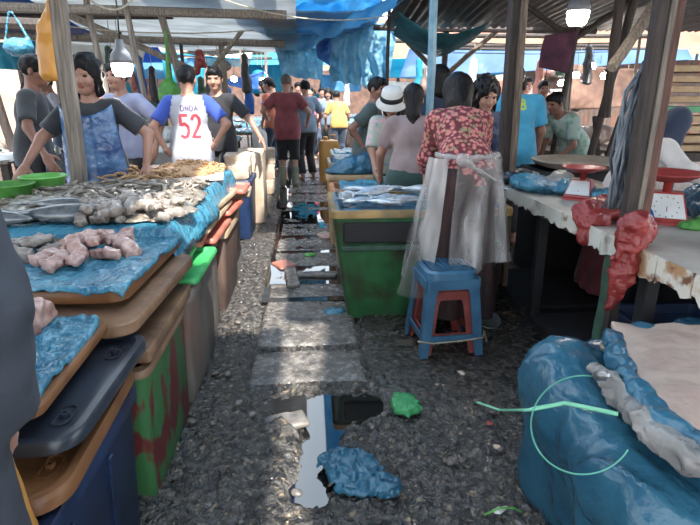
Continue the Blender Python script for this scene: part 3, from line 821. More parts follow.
# near posts
timber('weathered grey post standing in front of the woman in the blue apron', (-1.50, 3.52, 0), (-1.42, 3.52, 2.75), .085, .06, 'woodgrey')
timber('brown square timber post behind the woman in the floral blouse', (1.355, 3.62, 0), (1.31, 3.62, 2.7), .065, .08, 'wooddark')
timber('lighter brown plank nailed to the post behind the floral blouse', (1.400, 3.56, 0), (1.352, 3.56, 2.7), .034, .05, 'wood', 'wooden_plank')
timber('thick dark timber post at the edge of the tiled counter', (1.345, 2.12, 0), (1.345, 2.12, 2.6), .045, .045, 'wooddark')
timber('pale flaking batten fixed beside the dark counter post', (1.384, 2.115, .82), (1.384, 2.115, 2.6), .022, .04, 'woodgrey', 'wooden_batten')
timber('red brown timber post standing on the tiled counter', (1.424, 2.14, .82), (1.424, 2.14, 2.6), .045, .045, 'woodred')

def sheet_patch(name, label, cat, c, m, nu=40, nv=30, amp=.05, sag=.0, fs=3, seed=1, thick=.006, flutter=.0, group=None, fy=1.0, pleat=0):
    """sheet spanned between four corners c00 c10 c11 c01 (x-dir first)"""
    c = [np.array(q, float) for q in c]
    u = np.linspace(0, 1, nu)[:, None, None]; v = np.linspace(0, 1, nv)[None, :, None]
    P = c[0] * (1 - u) * (1 - v) + c[1] * u * (1 - v) + c[2] * u * v + c[3] * (1 - u) * v
    U, W = np.broadcast_arrays(u[..., 0], v[..., 0])
    nrm_ = np.cross(c[1] - c[0], c[3] - c[0]); nrm_ /= np.linalg.norm(nrm_)
    q = amp * fbm(P[..., 0] * fs, P[..., 1] * fs * fy, P[..., 2] * fs, seed, 4)
    if pleat: q = q + pleat * np.sin(P[..., 0] * 42 + 5 * fbm(P[..., 0] * 3, P[..., 2] * 3, 0, seed)) * (.4 + W)
    P = P + nrm_ * q[..., None]
    P[..., 2] -= sag * 4 * U * (1 - U) + sag * .5 * 4 * W * (1 - W)
    if flutter:
        ed = np.maximum(np.abs(U - .5), np.abs(W - .5)) * 2
        P = P + np.clip(ed - .85, 0, 1)[..., None] * flutter * np.stack([vnoise(P[..., 0] * 9, P[..., 1] * 9, 1, seed), vnoise(P[..., 0] * 9, P[..., 1] * 9, 5, seed), vnoise(P[..., 0] * 9, P[..., 1] * 9, 9, seed)], -1) * 6
    return tag(grid_mesh(name, P, M[m] if isinstance(m, str) else m, None, thick), label, cat, group)
T = sheet_patch
# roof over the left stalls: underside of a grey tarp between the poles and the aisle
T('roof_tarp', 'grey tarp roof sloping over the left stalls, dull underside showing', 'tarp', [(-5.5, 6.0, 2.75), (-.10, 5.6, 2.30), (-.15, 9.6, 2.10), (-5.5, 10.2, 2.35)], 'tarpgrey', amp=.06, sag=.05, fs=1.6)
T('roof_tarp', 'crumpled light blue tarp hanging over the aisle at the top centre', 'tarp', [(-.95, 6.5, 2.62), (1.0, 6.4, 2.72), (.9, 8.4, 2.40), (-.45, 8.3, 2.28)], 'tarp', 80, 60, .22, .18, 2.6, 4)
T('roof_tarp', 'blue tarp strip along the left side of the gap over the aisle', 'tarp', [(-.46, 3.9, 2.62), (-.24, 3.9, 2.60), (-.22, 6.6, 2.56), (-.44, 6.6, 2.58)], 'tarpdeep', 12, 60, .04, .02, 1.6, 24)
T('roof_tarp', 'blue tarp over the left crates between the ribbon tarp and the zinc roof', 'tarp', [(-1.6, 3.6, 2.75), (-.80, 3.6, 2.66), (-.80, 6.4, 2.6), (-1.6, 6.2, 2.7)], 'tarp', 30, 50, .07, .05, 1.6, 28)
T('roof_tarp', 'blue tarp along the right side of the gap over the aisle', 'tarp', [(.52, 1.2, 2.62), (1.6, 1.2, 2.75), (1.6, 3.7, 2.6), (.40, 3.7, 2.56)], 'tarp', 30, 30, .07, .05, 1.6, 29)
T('roof_tarp', 'blue tarp right of the gap above the fish bin', 'tarp', [(.12, 3.6, 2.62), (1.6, 3.6, 2.7), (1.6, 6.6, 2.6), (.12, 6.6, 2.56)], 'tarp', 30, 50, .07, .05, 1.6, 25)
T('roof_tarp', 'dark tarp roof over the near right stalls and basket', 'tarp', [(.55, -2.5, 2.7), (5.0, -2.5, 2.9), (5.0, 3.3, 2.9), (.95, 3.3, 2.72)], 'tarpteal', 30, 30, .05, .08, 1.6, 26)
T('roof_tarp', 'added pale diffuser tarp, unseen, softening sun over the near aisle behind the camera', 'tarp', [(-.85, -2.5, 2.8), (.6, -2.5, 2.8), (.55, 1.05, 2.72), (-.85, 1.05, 2.72)], mat('diffuser_tarp', 'd8dce0', 'eef0f2', rough=.6, scale=2, trans=.75), 20, 30, .04, .05, 1.6, 30)  # added out of view to diffuse the sun on the near floor
T('roof_tarp', 'added pale diffuser tarp, unseen, keeping direct sun off the fish table', 'tarp', [(-1.7, 1.0, 2.74), (-.32, 1.0, 2.70), (-.30, 3.35, 2.64), (-1.7, 3.35, 2.68)], _mats['diffuser_tarp'], 20, 30, .04, .05, 1.6, 31)  # added overhead, out of view, so the table gets diffused light
T('roof_tarp', 'tarp roof behind the camera over the near left stalls', 'tarp', [(-5, -2.5, 2.8), (-.8, -2.5, 2.7), (-.8, 1.5, 2.7), (-5, 1.5, 2.8)], 'tarpdeep', 30, 30, .05, .08, 1.6, 27)
T('roof_tarp', 'long blue tarp strip twisted diagonally under the roof right of the aisle', 'tarp', [(-.20, 7.6, 1.92), (.95, 6.0, 2.30), (1.15, 6.0, 2.52), (-.05, 7.7, 2.16)], 'tarp', 60, 16, .10, .02, 4, 5)
T('roof_tarp', 'flat grey blue tarp panel sloping behind the crumpled blue tarp', 'tarp', [(-.6, 6.4, 2.33), (1.0, 7.0, 2.45), (.9, 9.0, 2.25), (-.4, 9.2, 2.02)], mat('blue_grey_tarp', '7fb4cf', 'a6d0e2', rough=.5, scale=3, trans=.5, bump=.3, bscale=6), 40, 30, .08, .05, 2, 6)
T('hanging_tarp', 'crumpled pale blue tarp hanging as a curtain left of the aisle centre', 'tarp', [(-.52, 9.0, 2.22), (.28, 9.0, 2.25), (.24, 9.1, 1.64), (-.42, 9.1, 1.70)], 'tarplight', 90, 60, .26, 0, 5, 7, fy=.3, flutter=.02, pleat=.03)
T('hanging_tarp', 'tall pleated blue tarp curtain hanging above the stall women', 'tarp', [(.22, 8.0, 2.30), (1.25, 7.8, 2.35), (1.12, 7.9, 1.46), (.34, 8.1, 1.60)], 'tarplight', 130, 60, .16, 0, 6, 8, flutter=.02, pleat=.045)
T('hanging_tarp', 'darker blue rag of tarp bunched beside the pleated curtain', 'tarp', [(.10, 7.7, 2.15), (.34, 7.7, 2.2), (.30, 7.7, 1.78), (.14, 7.7, 1.88)], 'tarpdeep', 30, 30, .10, 0, 7, 9)
T('roof_tarp', 'sagging dark teal net tarp above the right stalls', 'tarp', [(1.0, 6.2, 2.30), (2.0, 6.2, 2.2), (2.1, 7.4, 2.15), (1.1, 7.4, 2.2)], 'tarpteal', 40, 30, .08, .22, 3, 10)
# corrugated zinc roof over the right stalls
def zinc(name, label, x0, x1, y0, y1, z0, z1, m='zinc'):
    nx = int((x1 - x0) / .025); X, Y = np.meshgrid(np.linspace(x0, x1, nx), np.linspace(y0, y1, 12), indexing='ij')
    Z = z0 + (z1 - z0) * (Y - y0) / (y1 - y0) + .018 * np.sin(X * 2 * math.pi / .11) + .03 * fbm(X * .7, Y * .7, 0, 4)
    return tag(grid_mesh(name, np.stack([X, Y, Z], -1), M[m], None, .004), label, 'roof')
zinc('corrugated_roof', 'rusty corrugated zinc roof above the right hand stalls', .95, 3.6, 3.2, 7.2, 2.60, 2.22)
zinc('corrugated_roof', 'dark zinc roof over the counter with the red scales', 3.0, 7.0, 2.5, 8.5, 2.75, 2.35)
zinc('corrugated_roof', 'zinc roof over the near left fish table', -4.5, -1.0, .8, 4.4, 2.9, 2.65)
T('roof_tarp', 'deep blue tarp roof at the far left behind the yellow bag', 'tarp', [(-7.5, 6.5, 2.9), (-3.0, 6.5, 2.42), (-3.0, 9.0, 2.25), (-7.5, 9, 2.5)], 'tarpdeep', 40, 30, .06, .1, 1.5, 11)
T('roof_tarp', 'turquoise tarp awning far down the right side of the aisle', 'tarp', [(1.3, 12.0, 2.15), (4.4, 11.5, 2.30), (4.4, 12.3, 1.85), (1.3, 12.8, 1.78)], 'tarpcyan', 40, 20, .05, .04, 1.5, 12)
T('roof_tarp', 'wide dusty blue tarp awning behind the right hand posts', 'tarp', [(1.9, 10.5, 2.22), (7.0, 10.0, 2.20), (7.0, 9.8, 2.02), (1.7, 10.4, 1.70)], mat('dusty_blue_tarp', '3f72ac', '5b8cc2', rough=.6, scale=2, trans=.4, c3='8faecb', lo3=.6, hi3=.75), 40, 20, .05, .03, 1.2, 13)
T('awning', 'peach coloured awning glowing in the sun behind the right posts', 'awning', [(1.3, 12.6, 2.10), (10.5, 12.0, 2.35), (10.5, 13.5, 3.3), (1.3, 14.5, 3.2)], 'peach', 40, 20, .08, .05, 1, 14)
T('awning', 'long peach awning edge far down the aisle at the centre', 'awning', [(-1.2, 19, 2.0), (3.0, 17, 2.45), (3.0, 18.5, 2.7), (-1.2, 20.5, 2.3)], 'peach', 40, 14, .05, .05, 1, 15)
T('roof_tarp', 'bright turquoise tarp over the far end of the aisle', 'tarp', [(-2.4, 13.5, 2.15), (.8, 13.5, 2.1), (1.2, 17, 2.6), (-2.4, 17, 2.7)], 'tarpcyan', 30, 20, .06, .05, 1, 16)
T('roof_tarp', 'pale blue tarp roof beyond the man in the numbered shirt', 'tarp', [(-4.6, 11.5, 2.45), (-1.3, 11.0, 2.08), (-1.0, 13, 2.2), (-4.6, 13.5, 2.5)], 'tarpcyan', 30, 20, .06, .05, 1, 17)
T('roof_tarp', 'blue tarp strip behind the leaning left poles', 'tarp', [(-6.5, 10.2, 2.35), (-2.6, 10.2, 2.2), (-2.6, 11, 2.0), (-6.5, 11, 2.1)], 'tarpdeep', 30, 12, .05, .05, 1, 18)

def wallbox(name, x0, x1, y, z0, z1, m, d=.2, rz=0):
    mb = MB(); mb.box(((x0 + x1) / 2, y, (z0 + z1) / 2), (x1 - x0, d, z1 - z0)); return struct(mb.build(name, M[m]))
wallbox('wall_back', -16, 16, 30, 0, 3.4, 'brick')
wallbox('wall_far_right', 5.0, 14, 13.0, 0, 2.2, 'brownbox')

def building(label, x0, x1, y0, d, h, m, floors=1, nw=4, roofm='zinc'):
    r = empty('building', ((x0 + x1) / 2, y0 + d / 2, 0), 0, label, 'building')
    W = x1 - x0
    mb = MB(); mb.box((0, 0, h / 2), (W, d, h)); mb.build('wall', M[m], r)
    mb = MB(); mb.box((0, -.2, h + .08), (W + .6, d + .8, .16), None, 0, .03); mb.build('roof', M[roofm], r)
    for f in range(floors):
        for i in range(nw):
            x = -W / 2 + W * (i + .5) / nw; z = h - 1.7 - f * 2.8
            mb = MB(); ww, hh = 1.1, 1.2
            for sx in (-1, 0, 1): mb.box((x + sx * ww / 2, -d / 2 - .03, z), (.06, .08, hh))
            for sz in (-1, 1): mb.box((x, -d / 2 - .03, z + sz * hh / 2), (ww + .06, .08, .06))
            w = mb.build('window', M['bluebin'], r)
            mb = MB(); mb.box((x, -d / 2 - .005, z), (ww, .03, hh)); mb.build('pane', mat('window_glass', '8fb4cc', 'a8c8da', rough=.1), w)
    return r
building('peach painted house with blue window frames beyond the left stalls', -9.5, -2.8, 12.5, 4, 4.8, 'peachwall', 1, 4)
building('pale house with a zinc roof beyond the right stalls', 5.5, 14, 18, 4, 4.6, 'peachwall', 1, 4)
# ------------------------------------------------------------ bins, lids, trays
def open_bin(name, label, x0, x1, y0, y1, h, m, rim=None, taper=.03, cat='bin', wall=.03, ribs=0, rimh=.05, group=None, z=0, rz=0):
    w, d = x1 - x0, y1 - y0; c = ((x0 + x1) / 2, (y0 + y1) / 2, z)
    r = empty(name, c, rz, label, cat, group)
    mb = MB()
    mb.rrect([(w - 2 * taper - .01, d - 2 * taper - .01, .03, 0), (w - 2 * taper, d - 2 * taper, .035, .012), (w - .02, d - .02, .035, h - rimh), (w - .02 - 2 * wall, d - .02 - 2 * wall, .03, h - rimh),
              (w - 2 * taper - 2 * wall, d - 2 * taper - 2 * wall, .03, .05)], n=4)
    for i in range(ribs):
        for yy in (-1, 1):
            xx = -w / 2 + w * (i + 1) / (ribs + 1); mb.box((xx, yy * (d / 2 - taper / 2 - .004), h * .48), (.025, .012, h * .7), Euler((yy * -math.atan(taper / h), 0, 0)), 0, .003)
        for xs_ in (-1, 1):
            yy = -d / 2 + d * (i + 1) / (ribs + 1); mb.box((xs_ * (w / 2 - taper / 2 - .004), yy, h * .48), (.012, .025, h * .7), Euler((0, xs_ * math.atan(taper / h), 0)), 0, .003)
    mb.build('body', M[m], r, 'auto')
    mb = MB()
    mb.rrect([(w - .022, d - .022, .035, h - rimh), (w + .012, d + .012, .045, h - rimh + .004), (w + .012, d + .012, .045, h - .008), (w, d, .04, h), (w - 2 * wall, d - 2 * wall, .03, h), (w - 2 * wall - .01, d - 2 * wall - .01, .03, h - rimh), (w - .022, d - .022, .035, h - rimh)], n=5, caps=False)
    mb.build('rim', M[rim or m], r, 'auto')
    return r
def lid(name, label, c, w, d, t, m, rz=0, tilt=(0, 0), lip=True, rad=.06, cat='lid', group=None, handle=False):
    r = empty(name, c, rz, label, cat, group) if handle else None
    mb = MB()
    if lip: lv = [(w - .03, d - .03, rad, 0), (w, d, rad, .012), (w, d, rad, t - .01), (w - .012, d - .012, rad, t), (w - .05, d - .05, rad * .8, t), (w - .07, d - .07, rad * .8, t - .015), (.05, .05, .02, t - .015)]
    else: lv = [(w - .01, d - .01, rad, 0), (w, d, rad, .006), (w, d, rad, t - .006), (w - .01, d - .01, rad, t)]
    mb.rrect(lv, n=6)
    if handle:
        mb.build('board', M[m], r, 'auto')
        for sy in (-1, 1):
            q = MB(); q.rrect([(.045, .09, .02, t - .016), (.045, .09, .02, t - .009), (.035, .08, .016, t - .009), (.035, .08, .016, t - .0145)], c=(w / 2 - .075, sy * d * .28), n=5)
            q.lathe([(.012, t - .014), (.012, t - .002), (.006, t - .002), (.006, t - .014)], 10, (w / 2 - .075, sy * d * .28, 0))
            q.build('handle_recess', M['navylid'] if m == 'navylid' else M[m], r, 'auto')
        r.rotation_euler = (R(tilt[0]), R(tilt[1]), rz); return r
    o = mb.build(name, M[m], None, 'auto'); o.location = c; o.rotation_euler = (R(tilt[0]), R(tilt[1]), rz)
    return tag(o, label, cat, group)

# near left row along the aisle
open_bin('plastic_bin', 'dark blue plastic bin nearest the camera under the orange brown lid', -1.22, -.572, .80, 1.56, .52, 'bluebin', ribs=2)
open_bin('fish_crate', 'fish crate with peeling green and red paint on the left of the aisle', -1.20, -.555, 1.60, 2.22, .53, 'greenred', taper=.02, rim='board', rimh=.03)
open_bin('fish_crate', 'grey brown stained crate under the bright green lid', -1.20, -.545, 2.24, 2.90, .56, 'greybox', taper=.025, ribs=0)
open_bin('fish_crate', 'narrow dark crate between the grey crate and the rusty crate', -1.20, -.585, 2.93, 3.28, .56, 'greybox', taper=.015, rim='brownbox')
rb = open_bin('fish_crate', 'rusty brown upright crate with a tan rim beside the aisle', -1.25, -.55, 3.36, 4.05, .56, 'brownbox', rim='tanlid', taper=.035, rimh=.05)
open_bin('fish_crate', 'worn brown crate hidden behind the rusty crate', -1.3, -.62, 4.12, 4.75, .50, 'brownbox', rim='tanlid')
bb = open_bin('chest', 'blue painted chest standing at the far end of the left fish table', -.86, -.58, 5.25, 5.85, .60, 'bluebin', rim='bluebin', cat='chest')
lid('bin_lid', 'orange brown plastic lid on the near blue bin', (-.89, 1.27, .525), .665, .64, .05, 'orangelid', rz=R(2), rad=.09, handle=True)
lid('bin_lid', 'dark navy plastic lid with moulded handle recesses, under the near blue sheet', (-.87, 1.36, .61), .66, .60, .045, 'navylid', rz=R(-1), rad=.08, handle=True)
lid('wooden_board', 'orange edged wooden board under the near blue plastic sheet', (-.935, 1.34, .69), .60, .52, .03, 'orangelid', rz=R(2), lip=False, rad=.04, cat='board')
lid('wooden_board', 'wide worn brown board with rounded corner under the meat tray', (-.90, 1.99, .665), .70, .80, .045, 'board', rz=R(-3), lip=False, rad=.07, cat='board')
lid('wooden_tray', 'shallow wooden tray under the blue sheet with the raw meat pieces', (-.98, 2.09, .735), .74, .76, .045, 'orangelid', rz=R(-2), lip=False, rad=.06, cat='tray')
lid('wooden_ledge', 'brown wooden ledge plank on the painted green and red crate', (-.61, 1.97, .54), .13, .66, .05, 'board', lip=False, rad=.012, cat='plank')
lid('bin_lid', 'bright green plastic lid on the grey brown crate', (-.66, 2.60, .565), .28, .56, .035, 'greenlid', rz=R(0), rad=.03)
lid('bin_lid', 'small upper bright green lid overlapping the one below it', (-.72, 2.68, .605), .22, .40, .03, 'greenlid', rz=R(3), rad=.03)
st = [('coral red lid wedged over the rusty crate, lowest of the leaning stack', -.655, 3.30, .575, .22, .62, 'corallid'),
      ('second coral lid above the rim of the rusty crate', -.64, 3.80, .62, .24, .52, 'corallid'),
      ('small red lid tucked deep in the lid stack', -.70, 3.05, .62, .2, .55, 'corallid'),
      ('long tan lid leaning along the stall edge over the coral lids', -.67, 3.35, .66, .22, .95, 'tanlid'),
      ('dark grey lid sandwiched between the tan lids', -.70, 2.75, .69, .22, .75, 'navylid'),
      ('upper tan lid with worn yellow edge under the big fish sheet', -.68, 3.55, .71, .24, .90, 'tanlid'),
      ('pinkish lid end poking out under the far corner of the blue sheet', -.60, 4.12, .70, .24, .40, 'corallid'),
      ('tan lid end poking out above the worn brown crate', -.62, 4.40, .62, .26, .42, 'tanlid'),
      ('narrow grey brown board on top of the green lids', -.74, 2.45, .655, .2, .62, 'woodgrey')]
for i, (lb, x, y, z, w, d, m) in enumerate(st):
    lid('bin_lid', lb, (x, y, z), w, d, .036, m, rz=R(random.uniform(-4, 4)), rad=.025, tilt=(random.uniform(-1, 1), random.uniform(0, 5)))
# the fish table itself
tb = empty('fish_table', (-1.3, 3.2, 0), 0, 'long left fish table of rough boards under the big blue sheet', 'table')
for i in range(6):
    mb = MB(); mb.box((-.42 + i * .165 + .02, .02 if i > 2 else -.43, .785), (.155, 2.0 if i > 2 else 1.1, .03), None, 0, .004); mb.build('tabletop_board', M['wood'], tb)
for sx, syy in ((-.40, (-.85, .05)), (.12, (-.85, .85))):
    for sy in syy:
        mb = MB(); mb.box((sx, sy, .385), (.06, .06, .77), None, 0, .004); mb.build('leg', M['wooddark'], tb)
mb = MB(); mb.box((-.44, -.42, .74), (.03, 1.0, .08)); mb.build('apron_rail', M['wooddark'], tb)

def cloth(name, label, poly_fn, nu, nv, m, thick=.004, cat='sheet'):
    u = np.linspace(0, 1, nu)[:, None]; v = np.linspace(0, 1, nv)[None, :]
    U, V = np.broadcast_arrays(u, v)
    return tag(grid_mesh(name, poly_fn(U, V), M[m], None, thick), label, cat)
# big blue sheet; its right edge is turned up over the lids, its near edge falls
def f(U, V):
    x0 = -1.72 + .56 * np.clip((V - .55) / .2, 0, 1); x1 = -.575 + .0 * V
    x = x0 + (x1 - x0) * U; y = 2.22 + (4.22 - 2.22) * V + .06 * U * (1 - V) - .10 * (1 - U) * 0
    z = .838 + .010 * fbm(x * 7, y * 7, 0, 31, 3) + .008 * np.abs(vnoise(x * 22, y * 14, 0, 4))
    e = np.clip((U - .90) / .10, 0, 1); z = z + .02 * np.sin(e * 3.14) - .14 * e ** 2 + e * .025 * vnoise(y * 7, 0 * y, 0, 3)
    x = x + e * .035 * vnoise(y * 5, 0 * y, 0, 8)
    n = np.clip((.07 - V) / .07, 0, 1); z = z - .075 * n ** 1.3; y = y + .05 * n
    return np.stack([x, y, z], -1)
cloth('plastic_sheet', 'big blue plastic sheet covering the left fish table', f, 90, 130, 'sheet')
# the far white board and pink sheet under the dried prawns
lid('serving_board', 'pale pinkish board under the heap of golden dried prawns', (-.93, 4.02, .85), .58, .90, .012, 'brownpaper', rz=R(8), lip=False, rad=.02, cat='board')
lid('serving_board', 'white board at the back left of the fish table by the green basin', (-1.60, 3.05, .835), .42, .85, .02, 'foamwhite', rz=R(-3), lip=False, rad=.02, cat='board')
def drape(label, cx, cy, w, d, rz, z, over, m, seed, rad=.06, nu=110, nv=110, wr=.004, over2=None):
    def f(U, V):
        x = (U - .5) * (w + 2 * over); y = (V - .5) * (d + 2 * over)
        x = x + .012 * vnoise(y * 8, 0 * y, 0, seed) * np.abs(U - .5) * 2; y = y + .012 * vnoise(x * 8, 0 * x, 0, seed + 1) * np.abs(V - .5) * 2
        qx, qy = np.abs(x) - (w / 2 - rad), np.abs(y) - (d / 2 - rad)
        dd = np.sqrt(np.maximum(qx, 0) ** 2 + np.maximum(qy, 0) ** 2) + np.minimum(np.maximum(qx, qy), 0) - rad
        o = np.clip(dd, 0, 1)
        pull = np.clip(dd - .006, 0, None) * .75; nx_ = np.where(qx > 0, np.sign(x) * np.maximum(qx, 0), 0); ny_ = np.where(qy > 0, np.sign(y) * np.maximum(qy, 0), 0)
        L = np.sqrt(nx_ ** 2 + ny_ ** 2) + 1e-6
        z_ = z + .006 * fbm(x * 9, y * 9, 0, seed, 3) + .004 - o * 1.1 + np.abs(vnoise(x * 18, y * 30, 0, seed)) * wr * 2 + np.abs(vnoise(x * 45, y * 30, 0, seed + 3)) * wr
        x = x - nx_ / L * pull; y = y - ny_ / L * pull
        c_, s_ = math.cos(rz), math.sin(rz)
        return np.stack([cx + x * c_ - y * s_, cy + x * s_ + y * c_, z_], -1)
    return cloth('plastic_sheet', label, f, nu, nv, m)
drape('blue plastic sheet carrying the pink raw meat pieces', -.98, 2.09, .74, .76, R(-2), .786, .018, 'sheet', 41)
drape('crumpled blue plastic sheet on the nearest board at lower left', -.945, 1.35, .575, .50, R(2), .724, .012, 'sheet', 51, wr=.007)

# ------------------------------------------------------------ goods on the left table
def fish_mesh(L=.24, deep=.27, fat=.13, seed=1):
    mb = MB(); n = 14; N = 22
    prof = [(0, .02), (.03, .22), (.09, .42), (.2, .75), (.34, .98), (.46, 1.0), (.58, .9), (.7, .66), (.8, .42), (.87, .24), (.91, .2)]
    rings = []
    for t, r in prof:
        rings.append([(-L / 2 + t * L, fat * L * .5 * r * math.cos(a), deep * L * .5 * r * math.sin(a) + .0) for a in [2 * math.pi * k / n for k in range(n)]])
    mb.loft(rings, 0, True)
    for i in range(len(mb.f)): pass
    xt = -L / 2 + .90 * L
    def fin(pts, th=.0022, m=1):
        a = [(p[0], -th, p[1]) for p in pts]; b = [(p[0], th, p[1]) for p in pts]
        k = len(pts); mb.add(a + b, [tuple(range(k - 1, -1, -1)), tuple(range(k, 2 * k))] + [(j, (j + 1) % k, k + (j + 1) % k, k + j) for j in range(k)], m)
    q = deep * L * .5
    fin([(xt - .02 * L, -.1 * q), (xt + .02 * L, -.35 * q), (L / 2 + .06 * L, -1.05 * q), (L / 2 - .01 * L, 0), (L / 2 + .06 * L, 1.05 * q), (xt + .02 * L, .35 * q), (xt - .02 * L, .1 * q)])
    fin([(-.12 * L, .93 * q), (-.02 * L, 1.35 * q), (.12 * L, 1.15 * q), (.2 * L, .75 * q)])
    fin([(.06 * L, -.9 * q), (.13 * L, -1.25 * q), (.2 * L, -.7 * q)])
    mb2 = mb.m
    # back and flank differ in colour: faces of the upper third get the dark back
    for i, f_ in enumerate(mb.f):
        if mb2[i] == 0:
            zc = sum(mb.v[j][2] for j in f_) / len(f_)
            if zc > deep * L * .5 * .32: mb2[i] = 1
    for sy in (-1, 1):
        mb.lathe([(.001, .004), (.008 * L / .24, .003), (.010 * L / .24, 0)], 10, (0, 0, 0), 2)
        k = len(mb.v) - 30
        for j in range(k, len(mb.v)):
            x, y, z = mb.v[j]; mb.v[j] = (-L / 2 + .11 * L + x, sy * (fat * L * .24 + z), .06 * L + y)
    return mb.mesh()
fish_me = [fish_mesh(.26, .30, .15), fish_mesh(.24, .24, .14), fish_mesh(.30, .26, .15)]
for me in fish_me:
    for m in ('silver', 'fishback', 'black'): me.materials.append(M[m])
grey_fish = fish_mesh(.50, .24, .17)
for m in ('fishgrey', 'fishback', 'black'): grey_fish.materials.append(M[m])
def lay_fish(me, loc, rz, label, group=None, sc=1.0, roll=90, pitch=0, name='fish'):
    o = bpy.data.objects.new(name, me); COL.objects.link(o)
    me.polygons.foreach_set('use_smooth', [True] * len(me.polygons))
    o.location = loc; o.scale = (sc, sc, sc)
    o.rotation_euler = (Matrix.Rotation(rz, 3, 'Z') @ Matrix.Rotation(R(pitch), 3, 'Y') @ Matrix.Rotation(R(roll), 3, 'X')).to_euler()
    return tag(o, label, 'fish', group)
# two big grey fish at the near edge and small ones by them
lay_fish(grey_fish, (-1.13, 2.47, .885), R(184), 'large dark grey fish lying at the near edge of the big blue sheet', roll=75)
lay_fish(grey_fish, (-1.42, 2.42, .88), R(170), 'dark grey fish at the far left, partly behind the large grey fish', roll=80, sc=.8)
lay_fish(grey_fish, (-1.20, 2.63, .895), R(172), 'slimmer grey fish lying behind the large dark grey fish', roll=95, sc=.85)
lay_fish(grey_fish, (-.98, 2.66, .89), R(160), 'grey fish with its head toward the aisle, half under prawns', roll=80, sc=.6)
# fish pieces
def lump_me(seed, sx, sy, sz, amp=.012, fs=22, h=.006):
    V, F = sculpt([rbox((0, 0, 0), (sx, sy * .8, sz * .75), rotm(10, 5, 0), .004), rbox((sx * .4, sy * .2, 0), (sx * .6, sy * .7, sz * .7), rotm(20, 25, 35), .004), rbox((-sx * .5, -sy * .2, sz * .1), (sx * .45, sy * .7, sz * .55), rotm(-15, 10, -30), .004)], h, .006, (), (), lambda X, Y, Z: amp * .6 * fbm(X * fs + seed, Y * fs, Z * fs, seed, 3) + ridged(X, Y, Z, fs * 1.6, amp * .35, seed))
    me = np_mesh(V, F); me.polygons.foreach_set('use_smooth', [True] * len(me.polygons)); return me
def zone(pts):
    P = np.array([(p[0], p[1]) for p in pts]); qx = np.quantile(P[:, 0], (.34, .67)); qy = np.quantile(P[:, 1], (.34, .67)); out = []
    for x, y in P:
        a = ('left', 'middle', 'right')[int((x > qx).sum())]; b = ('near', 'centre', 'far')[int((y > qy).sum())]
        out.append('at the %s %s of it' % (b, a))
    return out
def scatter(name, label, cat, group, mes, pts, zf, m, sc=(.8, 1.2), tilt=25, lab=None):
    if lab is None and len(pts) > 3: lab = [label + ', ' + z_ for z_ in zone(pts)]
    for me in mes:
        if not me.materials: me.materials.append(M[m])
    for i, (x, y, dz) in enumerate(pts):
        o = bpy.data.objects.new(name, mes[i % len(mes)]); COL.objects.link(o)
        s_ = random.uniform(*sc); o.scale = (s_,) * 3
        o.location = (x, y, zf + dz); o.rotation_euler = (R(random.uniform(-tilt, tilt)), R(random.uniform(-tilt, tilt)), random.uniform(0, 6.28))
        tag(o, lab[i] if lab else label, cat, group)
pieces = [lump_me(i, .042, .028, .022) for i in range(4)]
pts = []
for i in range(64):
    t = random.random(); x = random.uniform(-1.05, -.64); y = 2.40 + random.uniform(0, .42) * (1 if x > -.85 else .7)
    pts.append((x, y, random.choice((0, 0, .028, .045))))
scatter('fish_piece', 'grey chunk of cut fish in the chunk heap', 'fish', 'cut fish chunks heaped at the right of the big sheet', pieces, pts, .868, 'fillet')
# prawns: curled tapered bodies with tail fan and feelers
def prawn_mesh(L=.085, seed=0):
    mb = MB(); pts = []; rr = []
    for k in range(9):
        t = k / 8; a = -1.0 + 2.6 * t
        pts.append((L * .42 * math.cos(a), L * .42 * math.sin(a), 0)); rr.append(L * (.085 + .04 * math.sin(t * 2.6)) * (1 - .55 * t))
    mb.tube(pts, rr, 7)
    e = Vector(pts[-1])
    for s_ in (-.5, 0, .5):
        d = Vector((-math.cos(.6 + s_), -math.sin(.3 + s_), 0)) * L * .16
        mb.box(e + d * .5, (L * .16, L * .05, .002), Euler((0, 0, math.atan2(d.y, d.x))))
    h0 = Vector(pts[0])
    mb.tube([h0, h0 + Vector((.02, -.012, .004)), h0 + Vector((.05, .0, .0))], .0008, 3); mb.tube([h0, h0 + Vector((.01, -.022, .0)), h0 + Vector((.03, -.04, .004))], .0008, 3)
    return mb.mesh()
pm = [prawn_mesh(.095), prawn_mesh(.08), prawn_mesh(.11)]
for me in pm: me.materials.append(M['prawn']); me.polygons.foreach_set('use_smooth', [True] * len(me.polygons))
pts = []
while len(pts) < 290:
    x = random.uniform(-1.62, -.64); y = random.uniform(2.55, 3.45)
    if y < 2.72 and x < -.95 and random.random() < .8: continue
    if x < -1.45 and y > 3.2: continue
    h_ = .055 * max(0, 1 - ((x + 1.1) / .6) ** 2) * max(0, 1 - ((y - 3.0) / .6) ** 2)
    pts.append((x, y, random.uniform(0, 1) * h_ + .006))
scatter('prawn', 'raw grey prawn in the large heap', 'prawn', 'raw grey prawns heaped on the big blue sheet', pm, pts, .856, 'prawn', (.9, 1.3), 30)
V, F = sculpt([ell((-1.1, 3.0, .84), (.52, .48, .062)), ell((-1.35, 2.75, .84), (.3, .3, .045)), ell((-.8, 2.65, .84), (.24, .26, .04))], .014, .05, (), [(V3(0, 0, .845), (0, 0, -1))], lambda X, Y, Z: .014 * fbm(X * 28, Y * 28, Z * 28, 5, 3))
tag(sculpt_obj('prawn_heap', [(V, F)], M['prawn']), 'inner mass of small grey prawns under the loose prawns', 'prawns', None, 'stuff')
